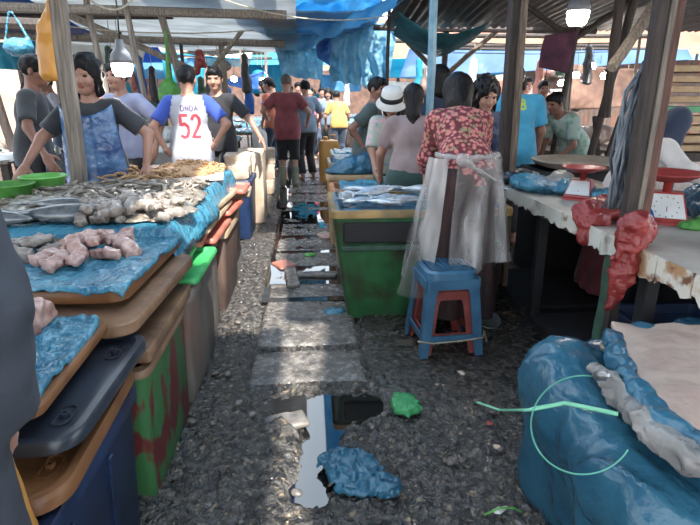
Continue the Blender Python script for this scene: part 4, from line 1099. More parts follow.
# brownish prawns further back, and the golden dried prawns
pts = [(random.gauss(-1.13, .10), random.gauss(3.72, .12), random.uniform(.004, .03)) for _ in range(60)]
scatter('prawn', 'yellowish peeled prawn in the small heap below the hand of the woman in the blue apron', 'prawn', 'peeled prawns by the woman in the blue apron', [pm[1].copy()], pts, .86, 'dried', (.8, 1.1), 30) if False else None
pmd = []
for q in pm:
    c_ = q.copy(); c_.materials.clear(); c_.materials.append(M['dried']); pmd.append(c_)
scatter('prawn', 'tan peeled prawn in the small far heap', 'prawn', 'tan prawns by the hand of the apron woman', pmd, pts, .86, 'dried', (.8, 1.1), 30)
pts = []
while len(pts) < 260:
    a = random.uniform(0, 6.28); r = math.sqrt(random.random()); x = -.90 + .24 * r * math.cos(a); y = 4.05 + .34 * r * math.sin(a)
    pts.append((x, y, .062 * (1 - r) + random.uniform(0, .008)))
scatter('dried_prawn', 'golden dried prawn in the golden heap', 'prawn', 'golden dried prawns heaped on the pale board', pmd, pts, .868, 'dried', (.55, .8), 35)
V, F = sculpt([ell((-.90, 4.05, .862), (.22, .32, .060))], .012, .0, (), [(V3(0, 0, .862), (0, 0, -1))], lambda X, Y, Z: .008 * fbm(X * 50, Y * 50, Z * 50, 5, 2))
tag(sculpt_obj('dried_prawn_heap', [(V, F)], M['dried']), 'inner mass of golden dried prawns under the loose ones', 'prawns', None, 'stuff')
# raw meat pieces on the middle sheet
mlab = ['raw pink meat piece at the near left of the meat heap', 'raw meat piece at the left of the heap, pale and ragged', 'long pale meat piece in front of the heap', 'reddish meat piece at the right end of the heap', 'upper right meat piece leaning on the heap',
        'meat piece on top of the heap, dull red in its middle', 'pale meat piece behind the top one', 'meat piece at the back left of the heap', 'meat piece at the back right of the heap', 'folded meat piece in the middle of the heap', 'small meat piece between the long pale one and the reddish one', 'flat meat piece low at the back of the heap']
mp = [(-.93, 1.93, 0), (-1.0, 1.99, .0), (-.86, 1.94, .01), (-.74, 2.10, 0), (-.79, 2.18, .012), (-.86, 2.08, .04), (-.90, 2.16, .035), (-.97, 2.12, .01), (-.80, 2.27, .0), (-.90, 2.02, .03), (-.79, 2.02, .0), (-.90, 2.26, .0)]
scatter('meat_piece', '', 'meat', 'raw meat pieces on the middle blue sheet', [lump_me(10 + i, .062, .034, .024, .012, 20) for i in range(4)], mp, .818, 'chicken', (.85, 1.15), 14, mlab)
# grey offcuts at the far left of that sheet, and a chunk on the nearest sheet
gl = ['ragged grey fish offcut at the far left of the meat sheet, frontmost', 'grey fish offcut behind the frontmost one at far left', 'pale skin offcut on the far left heap', 'mottled fish offcut resting at the back left', 'small grey offcut at the right of the left heap', 'flat fish offcut at the very left']
scatter('fish_offcut', '', 'fish', 'grey fish offcuts at the left of the meat sheet', [lump_me(20 + i, .05, .035, .02) for i in range(3)], [(-1.12, 2.02, 0), (-1.17, 2.10, .01), (-1.10, 2.14, .02), (-1.14, 2.24, 0), (-1.03, 2.10, 0), (-1.22, 2.18, .0)], .818, 'fillet', (.9, 1.2), 15, gl)
V, F = sculpt([rbox((-.03, 0, .045), (.035, .045, .045), rotm(0, 12, 20), .006), rbox((-.02, .05, .03), (.025, .04, .03), rotm(20, 0, -20), .006)], .006, .006, (), (), lambda X, Y, Z: .012 * fbm(X * 30, Y * 30, Z * 30, 7))
tag(sculpt_obj('meat_piece', [(V, F)], M['chicken'], None, (-.80, 1.50, .738)), 'upright lump of raw meat on the nearest blue sheet beside the grey sleeve', 'meat')

# lime basin, net bowl and green scale at the far left
def basin(label, c, r, h, m, name='basin', flat_=.75):
    mb = MB(); mb.lathe([(r * flat_, 0), (r * flat_ + .005, .004), (r * .97, h - .01), (r * 1.08, h - .006), (r * 1.08, h), (r * .95, h), (r * .93, h - .012), (r * flat_ - .006, .008)], 32)
    o = mb.build(name, M[m], None, True); o.location = c; return tag(o, label, 'basin')
basin('lime green plastic basin on the white board at the far left', (-1.54, 3.20, .856), .12, .10, 'lime')
basin('pale translucent green bowl in front of the lime basin', (-1.62, 2.98, .856), .12, .09, 'limebag', 'bowl')
def scale(name, label, c, rz, m, sc=1.0, plate='lime'):
    r = empty(name, c, rz, label, 'scale')
    mb = MB(); w, d, h = .20 * sc, .20 * sc, .15 * sc
    mb.rrect([(w * 1.12, d * 1.12, .02, 0), (w * 1.12, d * 1.12, .02, .012 * sc), (w, d, .02, .02 * sc)], n=4)
    # wedge body with a sloping dial face to the front (-Y)
    mb.loft([[(-w / 2, -d / 2, .018), (w / 2, -d / 2, .018), (w / 2, d / 2, .018), (-w / 2, d / 2, .018)], [(-w * .36, -d * .06, h), (w * .36, -d * .06, h), (w * .36, d * .36, h), (-w * .36, d * .36, h)]])
    mb.build('body', M[m], r, 'auto')
    a = math.atan2(h - .018, d * .44); n = Vector((0, -math.sin(a), math.cos(a)))
    mb = MB(); mb.loft([[tuple(Vector(p) + n * q) for p in ((-w * .44, -d * .46, .030), (w * .44, -d * .46, .030), (w * .33, -d * .10, h * .93), (-w * .33, -d * .10, h * .93))] for q in (.001, .006)])
    dial = mb.build('dial', M['white'], r)
    mb = MB(); c0 = Vector((0, -d * .28, h * .53)) + n * .008
    mb.beam(c0 - Vector((0, .02, .02)) * sc, c0 + Vector((.006, .05, .055)) * sc * .9, .004, .002, 0); mb.build('needle', M['red'], dial)
    mb = MB(); c0 = Vector((0, -d * .28, h * .53)); v = Vector((0, math.cos(a), math.sin(a)))
    for k in range(12):
        an = 2 * math.pi * k / 12; p = c0 + n * .0075 + Vector((1, 0, 0)) * math.cos(an) * w * .27 + v * math.sin(an) * w * .27
        mb.box(p, (.006 * sc, .006 * sc, .006 * sc))
    mb.build('dial_marks', M['black'], dial)
    mb = MB(); mb.lathe([(.02 * sc, 0), (.02 * sc, .05 * sc), (.05 * sc, .052 * sc), (.05 * sc, .06 * sc)], 16, (0, d * .15, h)); mb.build('stem', M[m], r, True)
    mb = MB(); z = h + .055 * sc
    mb.lathe([(.08 * sc, z), (.15 * sc, z + .035 * sc), (.165 * sc, z + .04 * sc), (.16 * sc, z + .046 * sc), (.14 * sc, z + .04 * sc), (.07 * sc, z + .008 * sc)], 32, (0, d * .12, 0), 0, 1, 1)
    mb.build('pan', M[plate], r, True)
    return r
scale('weighing_scale', 'green weighing scale with a dial at the left edge of the fish table', (-1.86, 3.05, .86), R(-20), 'greenp', 1.0, 'greenp')

# ------------------------------------------------------------ the fish bin on the right of the aisle
fb = open_bin('fish_bin', 'green fish bin with a yellow rim in front of the woman in the floral blouse', .125, 1.24, 3.10, 3.78, .74, mat('n_', '000000') and 'greenred', rim='orangelid', taper=.10, wall=.04, rimh=.05, rz=0)
for c_ in fb.children:
    if c_.name.startswith('body'):
        c_.data.materials.clear(); c_.data.materials.append(mat('green_bin', '1f5c30', '2f7a40', rough=.45, scale=5, detail=6, c3='3b3a26', lo3=.48, hi3=.66, scale3=4, bump=.15))
    else:
        c_.data.materials.clear(); c_.data.materials.append(mat('yellow_rim', '8f6a28', 'b58c3c', rough=.5, scale=8, detail=6, c3='4d4428', lo3=.5, hi3=.7))
mb = MB(); mb.box((0, -.325, .60), (.98, .03, .13), None, 0, .01); o = mb.build('upper_panel', M['dark'], fb)
mb = MB(); mb.box((-.0, -.313, .50), (1.0, .025, .04), None, 0, .008); mb.build('band', M['sackgreen'], fb)
def f(U, V):
    x = .13 + 1.10 * U; y = 3.10 + .68 * V
    e = np.clip(np.maximum(np.abs(U - .5) * 2 - .86, (np.abs(V - .5) * 2 - .86)) / .14, 0, 1)
    z = .715 + .03 * np.clip(e * 2, 0, 1) - .02 * np.clip(e * 2 - 1, 0, 1) + .012 * fbm(x * 12, y * 12, 0, 5, 3)
    return np.stack([x, y, z], -1)
cloth('plastic_sheet', 'teal blue plastic liner under the silver fish in the green fish bin', f, 80, 60, 'sheetdeep')
fl = ['silver fish at the front left of the green bin', 'fat silver fish with its tail to the right, front middle of the bin', 'silver fish at the very left end of the bin', 'dark backed fish lying across the middle of the bin', 'long silver fish pointing to the woman with the ponytail',
      'silver fish half under the long one', 'small silver fish at the near rim', 'silver fish with its belly up at the back left', 'silver fish beside the floral blouse sleeve', 'pale fish at the right beside the plastic apron',
      'silver fish behind the dark backed fish', 'small fish across the front heap', 'slender silver fish at the back middle of the bin', 'silver fish on top of the heap at left', 'grey backed fish near the back right of the bin']
fp = [(.32, 3.27, .76, 15), (.50, 3.30, .765, 195), (.24, 3.38, .76, 70), (.46, 3.50, .79, 150), (.72, 3.36, .80, -35), (.62, 3.24, .765, 20), (.45, 3.20, .76, 170), (.32, 3.56, .765, 25), (.90, 3.42, .78, 185), (1.08, 3.28, .77, 60),
      (.60, 3.62, .77, 10), (.40, 3.34, .80, 205), (.75, 3.62, .77, 165), (.33, 3.44, .80, -20), (.98, 3.62, .77, 0)]
for i, (x, y, z, a) in enumerate(fp):
    lay_fish(fish_me[i % 3], (x, y, z + .015), R(a), fl[i], 'silver fish in the green bin', sc=random.uniform(1.0, 1.2) * (1.15 if i == 4 else 1), roll=random.choice((62, 90, 112)) * (1 if i % 2 else -1), pitch=random.uniform(-6, 6))
for i, (x, y, a) in enumerate(((1.26, 3.50, 50), (1.33, 3.44, 62), (1.20, 3.56, 40))):
    lay_fish(fish_me[1], (x, y, .80), R(-a), ['small pinkish silver fish by the brown post, leftmost of three', 'small fish touching the brown post, nearest of three', 'small fish by the brown post, rearmost of three'][i], 'three small fish by the brown post', sc=.75)

# bins further down the right side
ob = open_bin('fish_bin', 'low crate with an orange rim and blue sheet before the ponytailed woman', .17, 1.0, 4.17, 4.60, .68, 'foam', rim='orangelid', taper=.05)
for c_ in ob.children:
    if c_.name.startswith('rim'): c_.data.materials.clear(); c_.data.materials.append(mat('orange_rim', 'b5652c', 'd3803c', rough=.5, scale=7))
def sheet_on(label, x0, x1, y0, y1, z, m='sheet', seed=1, amp=.025, name='plastic_sheet', nu=50, nv=40, edge=.03):
    def f(U, V):
        x = x0 + (x1 - x0) * U; y = y0 + (y1 - y0) * V
        e = np.clip(np.maximum(np.abs(U - .5) * 2 - .85, (np.abs(V - .5) * 2 - .85)) / .15, 0, 1)
        return np.stack([x, y, z + amp * fbm(x * 9, y * 9, 0, seed, 3) - edge * e ** 2], -1)
    return cloth(name, label, f, nu, nv, m)
sheet_on('flat blue sheet over the orange rimmed crate', .24, .96, 4.19, 4.58, .70, 'sheet', 3)
for i, (x, y) in enumerate(((.66, 4.30), (.74, 4.40), (.62, 4.45), (.8, 4.30))):
    lay_fish(fish_me[1], (x, y, .735), R(40 * i), ['small fish in the left hand reach of the person in the white hat', 'small fish at the rear right on the flat blue sheet', 'small fish at the rear left on the flat blue sheet', 'small fish at the right end of the flat blue sheet'][i], 'small fish on the orange rimmed crate', sc=.7)
bo = open_bin('fish_bin', 'wooden box with the bunched blue bag, second down the right side', .16, .75, 4.98, 5.32, .68, 'ply', rim='ply', taper=.03)
V, F = sculpt([ell((.46, 5.14, .73), (.24, .14, .11)), ell((.38, 5.12, .70), (.22, .12, .06)), ell((.54, 5.16, .78), (.14, .12, .09))], .014, .06, (), [(V3(0, 0, .685), (0, 0, -1))], lambda X, Y, Z: .03 * fbm(X * 13, Y * 13, Z * 13, 9, 3))
tag(sculpt_obj('plastic_bag', [(V, F)], M['sheetdeep']), 'bunched deep blue plastic bag on the wooden box by the man with hand on hip', 'bag')
open_bin('fish_bin', 'grey foam box past the bunched blue bag on the right side', .22, .95, 6.1, 6.7, .66, 'foam', rim='tanlid', taper=.03)
sheet_on('small blue sheet on the grey foam box', .26, .92, 6.12, 6.68, .70, 'sheetdeep', 6)
open_bin('fish_bin', 'white foam box further down the right side, behind the grey one', .3, .95, 7.0, 7.7, .66, 'foamwhite', rim='foamwhite', taper=.03)
sheet_on('crinkled blue sheet on the white foam box', .32, .93, 7.02, 7.68, .68, 'sheet', 7)
V, F = sculpt([cone((0, 0, .03), (0, 0, .50), .13, .15), cone((0, 0, .5), (0, 0, .60), .15, .13), cone((0, 0, .6), (0, 0, .66), .06, .06)], .012, .02, (), [(V3(0, 0, .66), (0, 0, 1)), (V3(0, 0, 0), (0, 0, -1))])
yb = empty('jerry_can', (.33, 9.0, 0), R(8), 'tall orange yellow plastic can standing at the right edge of the aisle', 'can')
mb = MB(); mb.rrect([(.30, .26, .05, 0), (.32, .28, .06, .02), (.32, .28, .06, .62), (.28, .24, .06, .68), (.12, .12, .05, .70)], n=5); mb.build('body', M['yellow'], yb, 'auto')
mb = MB(); mb.lathe([(.04, .70), (.045, .74), (.03, .745)], 14, (-.06, 0, 0)); mb.build('cap', M['yellow'], yb, True)
mb = MB(); mb.tube([(.0, 0, .70), (.02, 0, .77), (.10, 0, .77), (.12, 0, .70)], .014, 8); mb.build('handle', M['yellow'], yb, True)

# ------------------------------------------------------------ stools: a blue one nested over a red one
def stool(label, loc, rz, m, H=.47, top=.27, foot=.37, slats=True, part_label=None):
    r = empty('stool', loc, rz, label, 'stool')
    mb = MB(); rings_o = []
    lv = [(top - .03, top - .03, .06, H), (top, top, .07, H - .015), (top + .01, top + .01, .07, H - .075)]
    mb.rrect([(top + .01, top + .01, .07, H - .075), (top, top, .07, H - .015), (top - .03, top - .03, .06, H - .002), (top - .04, top - .04, .06, H - .010), (.02, .02, .008, H - .010)], n=5)
    # weave of raised slats on the seat
    for i in range(9):
        q = -top / 2 + .035 + (top - .07) * i / 8; l = top - .06
        mb.box((q, 0, H - .004), (.010, l, .010)); mb.box((0, q, H - .004), (l, .010, .010))
    mb.build('seat', M[m], r, 'auto')
    for sx in (-1, 1):
        for sy in (-1, 1):
            q = MB(); z0, z1 = 0, H - .06
            def sec(z, w):
                t = 1 - z / z1; h_ = top / 2 + (foot - top) / 2 * t
                a, b = sx * h_, sy * h_
                return [(a, b, z), (a - sx * w, b, z), (a - sx * w, b - sy * .012, z), (a - sx * .012, b - sy * .012, z), (a - sx * .012, b - sy * w, z), (a, b - sy * w, z)]
            q.loft([sec(z0, .045), sec(.1, .05), sec(z1 * .8, .055), sec(z1, .075)]); q.build('leg', M[m], r, 'auto')
    mb = MB()
    for z in (.105,):
        t = 1 - z / (H - .06); h_ = (top + (foot - top) * t) / 2 - .008
        for sx in (-1, 1):
            mb.box((sx * h_, 0, z), (.012, 2 * h_, .032)); mb.box((0, sx * h_, z), (2 * h_, .012, .032))
    mb.build('stretcher', M[m], r)
    mb = MB(); z = H - .075; h_ = top / 2 + .008
    for sx in (-1, 1):
        mb.box((sx * h_, 0, z), (.010, top - .02, .05)); mb.box((0, sx * h_, z), (top - .02, .010, .05))
    mb.build('skirt_panel', M[m], r)
    return r
stool('blue plastic stool with a perforated square seat, tied to the red one', (.745, 2.76, .022), R(4), 'stoolblue', .485, .285, .36)
stool('red plastic stool nested inside the blue stool', (.745, 2.765, .022), R(4), 'stoolred', .415, .235, .31)
mb = MB(); mb.tube([(.56, 2.568, .13), (.65, 2.565, .115), (.80, 2.575, .12), (.925, 2.585, .13), (.945, 2.63, .15), (.955, 2.60, .10)], .005, 6)
tag(mb.build('string', M['rope'], None, True), 'frayed brown string tied round the legs of the blue stool', 'string')

# ------------------------------------------------------------ tiled counter on the right
ct = empty('counter', (1.70, 2.73, 0), 0, 'long counter with dirty white tiled edge on the right, holding the red scales', 'counter')
mb = MB(); mb.box((.0, .0, .785), (.76, 2.56, .05), None, 0, .006); mb.build('top', M['concrete'], ct)
for i in range(13):
    y0 = -1.30 + i * .2; mb = MB()
    n = 9; hgt = [.125 + .03 * vnoise(i * 3.3, k * .9, 0, 5) for k in range(n + 1)]; 
    a = []
    for xx in (-.390, -.382):
        a.append([(xx, y0 + .003 + .194 * k / n, .815) for k in range(n + 1)] + [(xx, y0 + .003 + .194 * k / n, .815 - float(hgt[k]) * (.62 if i > 4 else .8)) for k in range(n, -1, -1)])
    mb.loft(a); mb.build('edge_tile', M['rust'] if i in (0, 1, 2, 12, 11, 5) else M['tile'], ct)
mb = MB(); mb.box((-.362, .0, .752), (.03, 2.5, .05)); mb.build('edge_rail', M['wooddark'], ct)
for sy in (-.75, .3, 1.15):
    for sx in (-.30, .32):
        mb = MB(); mb.box((sx, sy, .38), (.06, .06, .76), None, 0, .005); mb.build('leg', M['dark'], ct)
mb = MB(); mb.box((.36, .1, .38), (.03, 2.2, .74)); mb.build('back_shade_board', M['dark'], ct)  # near-black board painting in the shade under the counter
for i in range(2):
    mb = MB(); mb.box((.0, -.1 + i * .9, .04), (.66, .8, .07), None, 0, .01); mb.build('floor_shade_board', M['dark'], ct)  # dark boards on the floor, shade put into their colour
open_bin('plastic_crate', 'blue plastic crate pushed under the tiled counter', 1.50, 1.98, 1.80, 2.42, .38, 'bluebin', rim='bluebin', cat='crate', z=0.0)
timber('dark teal painted plank standing under the tiled counter', (1.37, 2.22, 0), (1.39, 2.24, .73), .05, .07, 'sackgreen', 'wooden_plank', 'plank')
s1 = scale('weighing_scale', 'big red weighing scale with a wide pan beside the counter posts', (1.72, 2.42, .811), R(-28), 'red', .95, 'red')
s2 = scale('weighing_scale', 'smaller red weighing scale half hidden at the back of the counter by the silver tray', (1.60, 3.02, .811), R(-40), 'red', .75, 'red')
def bag(label, prims, m, amp=.02, fs=14, h=.012, k=.05, cuts=(), name='plastic_bag', cat='bag', seed=5):
    V, F = sculpt(prims, h, k, (), cuts, lambda X, Y, Z: amp * .5 * fbm(X * fs, Y * fs, Z * fs, seed, 2) + ridged(X, Y, Z, fs * 1.2, amp * .75, seed))
    return tag(sculpt_obj(name, [(V, F)], M[m]), label, cat)
bag('crumpled red plastic bag lying on the tiled counter edge', [ell((1.44, 2.50, .85), (.13, .12, .05)), ell((1.36, 2.42, .84), (.07, .1, .04)), cone((1.50, 2.55, .87), (1.55, 2.45, .85), .05, .04), cone((1.32, 2.42, .84), (1.30, 2.36, .74), .04, .025)], 'redbag', .022, 18, .009)
bag('red plastic bag hanging down over the counter edge in front of the posts', [ell((1.30, 1.98, .90), (.055, .05, .06)), cone((1.285, 1.98, .88), (1.27, 1.97, .72), .055, .045), cone((1.27, 1.97, .72), (1.235, 1.95, .56), .045, .018), ell((1.34, 2.0, .87), (.05, .06, .04))], 'redbag', .02, 18, .008)
bag('dark blue plastic bag lump between the posts and the big red scale', [ell((1.56, 2.36, .84), (.06, .06, .05)), ell((1.60, 2.52, .86), (.05, .05, .06))], 'tarpdeep', .018, 18, .009)
bag('dark blue bag at the right end of the counter behind the big red scale', [ell((1.97, 2.42, .88), (.09, .12, .09)), ell((2.0, 2.55, .87), (.08, .12, .1))], 'sheetdeep', .02, 14)
bag('thin teal plastic bag in front of the big red scale', [ell((1.78, 2.26, .825), (.09, .05, .025)), ell((1.86, 2.30, .83), (.05, .05, .03))], 'limebag', .01, 25, .007)
bag('blue plastic bag lying flat on the far end of the counter', [ell((1.45, 3.35, .85), (.13, .22, .06)), ell((1.62, 3.15, .85), (.12, .16, .06)), ell((1.72, 2.9, .84), (.1, .12, .05))], 'sheet', .02, 13)
bag('milky white plastic bag on the counter before the man in the cyan shirt', [ell((1.58, 3.28, .87), (.12, .10, .07))], mat('milky_bag', '9fb2c4', 'b9c8d4', rough=.3, scale=5, trans=.3) and 'clear', .02, 13)
bag('dark navy plastic bag at the far left end of the counter', [ell((1.42, 3.58, .86), (.11, .08, .05)), cone((1.36, 3.62, .86), (1.52, 3.50, .87), .03, .04)], 'navylid', .014, 18)
bag('bluish rag of plastic around the foot of the brown post', [ell((1.38, 3.76, .83), (.11, .1, .05)), ell((1.30, 3.72, .78), (.05, .06, .1))], 'sheet', .03, 15)
# round steel tray on a box behind the counter
mb = MB(); mb.lathe([(.28, .0), (.34, .02), (.37, .05), (.38, .055), (.365, .06), (.33, .035), (.27, .012)], 40); o = mb.build('steel_tray', mat('dull_steel', 'a89c8c', 'c7bcae', rough=.35, metal=.4, scale=6), None, True); o.location = (2.12, 4.05, .86)
tag(o, 'wide round steel tray resting behind the tiled counter', 'tray')
open_bin('crate', 'crate under the wide steel tray, coloured near-black for the shade there', 1.75, 2.5, 3.85, 4.35, .85, 'dark', cat='crate', taper=.01)  # crate colour carries the deep shade of this corner
lid('table', 'stub', (0, 0, 0), .1, .1, .02, 'dark') if False else None

# grey net bundle hanging on the counter posts
nb = []
for i in range(15):
    o1 = random.uniform(-5, 5); pts = []
    for k, (px, py) in enumerate(((664, 42), (650, 62), (635, 92), (626, 125), (621, 160), (617, 190), (612, 208))):
        sp = (.5, .7, 1, 1.3, 1.5, 1.2, 1.0)[k]; pts.append(np.array(aY(px + o1 * sp * 1.0 + random.uniform(-1.5, 1.5), py, 2.22 + .05 * math.sin(i))))
    nb.append(pts)
NETM = mat('net_grey', '3d444c', '868e96', rough=.85, scale=14, stretch=(1, 1, .3), bump=.6, bscale=90, c3='6c6a3c', lo3=.6, hi3=.65)
mb = MB()
for pts in nb:
    for j in range(2):
        q = [Vector(p) + Vector((random.uniform(-.008, .008), random.uniform(-.03, .03), 0)) for p in pts]
        mb.tube(q, [random.uniform(.004, .008) for _ in q], 6)
tag(mb.build('net_bundle', NETM, None, True), 'bundle of grey fishing net hanging against the dark counter post', 'net')

# ------------------------------------------------------------ bag lined basket at lower right
def zz(px, py, z): return np.array(aZ(px, py, z))
prims = [rbox((1.22, 1.25, .22), (.46, .36, .27), None, .12), cone((.83, 1.58, .48), (1.20, 1.66, .51), .075, .085), cone((.83, 1.58, .48), (.80, 1.00, .42), .085, .11), cone((1.2, 1.60, .50), (1.75, 1.58, .47), .08, .08),
         cone((.85, 1.40, .40), (1.15, 1.10, .44), .12, .12), cone((.82, 1.55, .1), (.83, 1.57, .45), .06, .08)]
V, F = sculpt(prims, .012, .09, [ell((1.45, 1.40, .58), (.34, .18, .20), None, .06)], [(V3(0, 0, .0), (0, 0, -1))],
              lambda X, Y, Z: .012 * fbm(X * 7, Y * 7, Z * 3, 12, 3) + ridged(X + .4 * Y, Y * .6, Z * .3, 6.5, .030, 3) + ridged(X, Y, Z * .4, 16, .006, 6))
tag(sculpt_obj('lined_basket', [(V, F)], mat('basket_plastic', '1d5670', '2c6f88', rough=.26, scale=4, detail=5, bump=.45, bscale=13, bdist=.03, spec=.5, trans=.08)), 'large basket wrapped in a loose deep blue plastic bag at the lower right', 'basket')
# contents
def quadsheet(name, label, cat, cs, m, seed, amp=.012, thick=.02, nu=60, nv=60):
    c = [np.array(q, float) for q in cs]; u = np.linspace(0, 1, nu)[:, None, None]; v = np.linspace(0, 1, nv)[None, :, None]
    P = c[0] * (1 - u) * (1 - v) + c[1] * u * (1 - v) + c[2] * u * v + c[3] * (1 - u) * v
    U, W = np.broadcast_arrays(u[..., 0], v[..., 0]); P = P.copy()
    P[..., 0] += .012 * vnoise(P[..., 1] * 9, P[..., 0] * 3, 0, seed); P[..., 1] += .012 * vnoise(P[..., 0] * 9, 0, 0, seed + 1)
    P[..., 2] += amp * fbm(P[..., 0] * 6, P[..., 1] * 6, 0, seed, 3) * 1.5 + amp * .8 * np.abs(vnoise(P[..., 0] * 14 + P[..., 1] * 5, P[..., 1] * 6, 0, seed + 2)) + .03 * np.sin(U * 3.14) * np.sin(W * 3.14)
    return tag(grid_mesh(name, P, M[m], None, thick), label, cat)
quadsheet('sack', 'folded beige woven sack lying in the blue lined basket', 'sack', [zz(612, 326, .60), zz(760, 338, .60), zz(800, 470, .60), zz(652, 418, .60)], 'brownpaper', 4)
quadsheet('sack', 'second beige sack layer showing under the edge of the folded sack', 'sack', [zz(600, 352, .565), zz(700, 352, .565), zz(770, 470, .565), zz(672, 432, .565)], 'tanlid', 8)
pth = [zz(598, 372, .60), zz(618, 392, .59), zz(645, 425, .585), zz(690, 458, .58), zz(740, 490, .57)]
bag('cloudy clear plastic bag with a bottle neck sticking out of the basket', [cone(a_, b_, .030, .034) for a_, b_ in zip(pth[:-1], pth[1:])] + [cone(a_ + V3(.02, -.03, .0), b_ + V3(.01, -.03, 0), .024, .028) for a_, b_ in zip(pth[1:-1], pth[2:])], 'clear', .02, 16, .007, .02)
pth = [zz(614, 338, .60), zz(618, 362, .615), zz(640, 395, .61), zz(662, 424, .60), zz(705, 448, .58), zz(750, 462, .56)]
bag('twist of blue plastic across the basket beside the beige sack', [cone(a_, b_, .034, .034) for a_, b_ in zip(pth[:-1], pth[1:])], 'sheetdeep', .016, 16, .007, .02)
mb = MB(); bt = [(.0, .0), (.014, .002), (.015, .03), (.008, .038), (.008, .046), (.004, .046)]
mb.lathe([(.001, 0)] + bt[1:] + [(.001, .046)], 18); o = mb.build('bottle', M['steel'], None, True); o.location = tuple(zz(596, 376, .625)); o.rotation_euler = (R(60), 0, R(20)); tag(o, 'small metal capped bottle end showing in the cloudy bag', 'bottle')
mb = MB(); pts = [aY(477, 402, 1.75), aY(500, 410, 1.70), aZ(527, 410, .58), aZ(565, 403, .60), aZ(618, 414, .63)]
P2 = []
for a_, b_ in zip(pts[:-1], pts[1:]):
    for k in range(5): P2.append(a_.lerp(b_, k / 5))
P2.append(pts[-1]); mb.tube(P2, .006, 6, 0, .5)
tag(mb.build('strap', mat('mint_strap', '5fbf92', '80d8ac', rough=.35), None, True), 'pale green plastic strap sticking out from the blue lined basket', 'strap')
mb = MB(); P2 = []
for t in np.linspace(0, 1, 50):
    a = R(80 + 250 * t); px = 583 + 52 * math.cos(a); py = 425 - 52 * math.sin(a) * .95; rr = _ray(px, py)
    s_ = .60 if py > 400 else .60; P2.append(aY(px, py, 1.02 + .30 * max(0, min(1, (450 - py) / 75))))
mb.tube(P2, .0022, 5); 
tag(mb.build('string_loop', mat('green_string', '3f9f86', '5ab89c', rough=.5), None, True), 'thin green string looping over the blue bag of the basket', 'string')
bag('crumpled deep blue plastic just behind the basket rim', [cone((1.45, 1.80, .52), (1.85, 1.72, .52), .05, .05)], 'sheetdeep', .02, 16)

# ------------------------------------------------------------ litter on the aisle floor
bag('green net bag crumpled on the aisle floor', [ell((.42, 2.13, .025), (.075, .085, .03)), ell((.40, 2.16, .035), (.04, .04, .025))], 'greennet', .014, 28, .006, .02, [(V3(0, 0, .006), (0, 0, -1))])
bag('crumpled dark blue plastic bag on the floor in front of the puddle', [ell((.15, 1.69, .02), (.11, .12, .025)), ell((.25, 1.60, .03), (.06, .05, .03)), ell((.10, 1.78, .015), (.09, .06, .02))], 'sheetdeep', .02, 24, .006, .03, [(V3(0, 0, -.004), (0, 0, -1))])
bag('scrap of blue plastic beside the green bin foot', [ell((.14, 3.28, .02), (.07, .05, .02))], 'sheet', .012, 30, .008)
bag('turquoise wet patch lying in the aisle further back', [ell((-.05, 6.6, .012), (.15, .4, .012))], 'tarpcyan', .03, 9, .014)  # flat turquoise shape standing in for a wet patch
bag('yellow green peel of litter on the aisle slabs', [ell((-.02, 4.62, .02), (.06, .05, .012))], 'limebag', .012, 30, .008, cat='litter', name='litter_scrap')
bag('pale pink rag at the foot of the right side crates', [ell((.14, 5.3, .02), (.08, .12, .02))], 'chicken', .014, 16, .012, cat='rag', name='rag')
for i, (px, py, col, lb) in enumerate(((489, 423, 'red', 'small red chip of litter right of the green net bag'), (497, 447, 'foam', 'small tan scrap of litter near the basket foot'), (372, 425, 'wetstone', 'flat pale grey stone between puddle and green net bag'),
                                      (462, 374, 'foam', 'pale scrap on the floor in front of the blue stool'), (440, 385, 'tanlid', 'tan leaf scrap on the floor before the stools'), (500, 510, 'white', 'white scrap at the bottom edge of the aisle'))):
    p = aZ(px, py, .015)
    bag(lb, [ell(p, (.028 if i > 1 else .014, .014, .005), rotm(0, 0, 40 * i))], col, .008, 40, .004, .01, cat='litter', name='litter_scrap')
mb = MB(); mb.tube([aZ(484, 515, .012), aZ(500, 508, .03), aZ(514, 508, .02), aZ(522, 512, .012)], .004, 5); tag(mb.build('string', M['limebag'], None, True), 'pale green curl of string at the bottom right of the aisle', 'string')
mb = MB(); mb.beam(aZ(328, 486, .015), aZ(350, 470, .03), .012, .010); tag(mb.build('stick', M['wood']), 'short brown stick lying on the mud by the blue plastic bag', 'stick')
mb = MB(); mb.lathe([(.06, 0), (.075, .03), (.07, .035), (.055, .008)], 24); o = mb.build('metal_bowl', M['steel'], None, True); o.location = (1.10, 3.0, .03); o.rotation_euler = (R(25), 0, 0)
tag(o, 'small metal bowl glinting in the dark right of the stools', 'bowl')
# ------------------------------------------------------------ clothing colours and the people
C = {k: mat('cloth_' + k, a, b, rough=.85, scale=7, detail=4, bump=.25, bscale=60, bdist=.004, sheen=.2) for k, a, b in
     (('black', '1b1b1f', '2a2a30'), ('charcoal', '2a2c31', '3a3d44'), ('white', 'a9aab4', 'bcbdc8'), ('blue', '2447a8', '3158c0'), ('maroon', '7d2f34', '964047'), ('greygreen', '3d4c4c', '4d5e5c'),
      ('mauve', '8c7472', 'a08886'), ('darkgreen', '1f3d38', '2b4d46'), ('cyan', '1497c8', '20aede'), ('navy', '1e2a40', '2c3a55'), ('lilac', '8e94b8', 'a6abc9'), ('brownstripe', '3a1f20', '5a3330'),
      ('mustard', 'a8802c', 'c0983c'), ('pink', 'c84a80', 'dc6a98'), ('denim', '37455c', '4b5b74'), ('greyblue', '64788e', '7c90a4'), ('teal', '2f8a94', '44a2a8'), ('orange', 'c45a3a', 'd8744c'), ('palegreen', '8fb49a', 'a9c8b0'), ('offwhite', 'cfc4c0', 'e2d9d4'))}
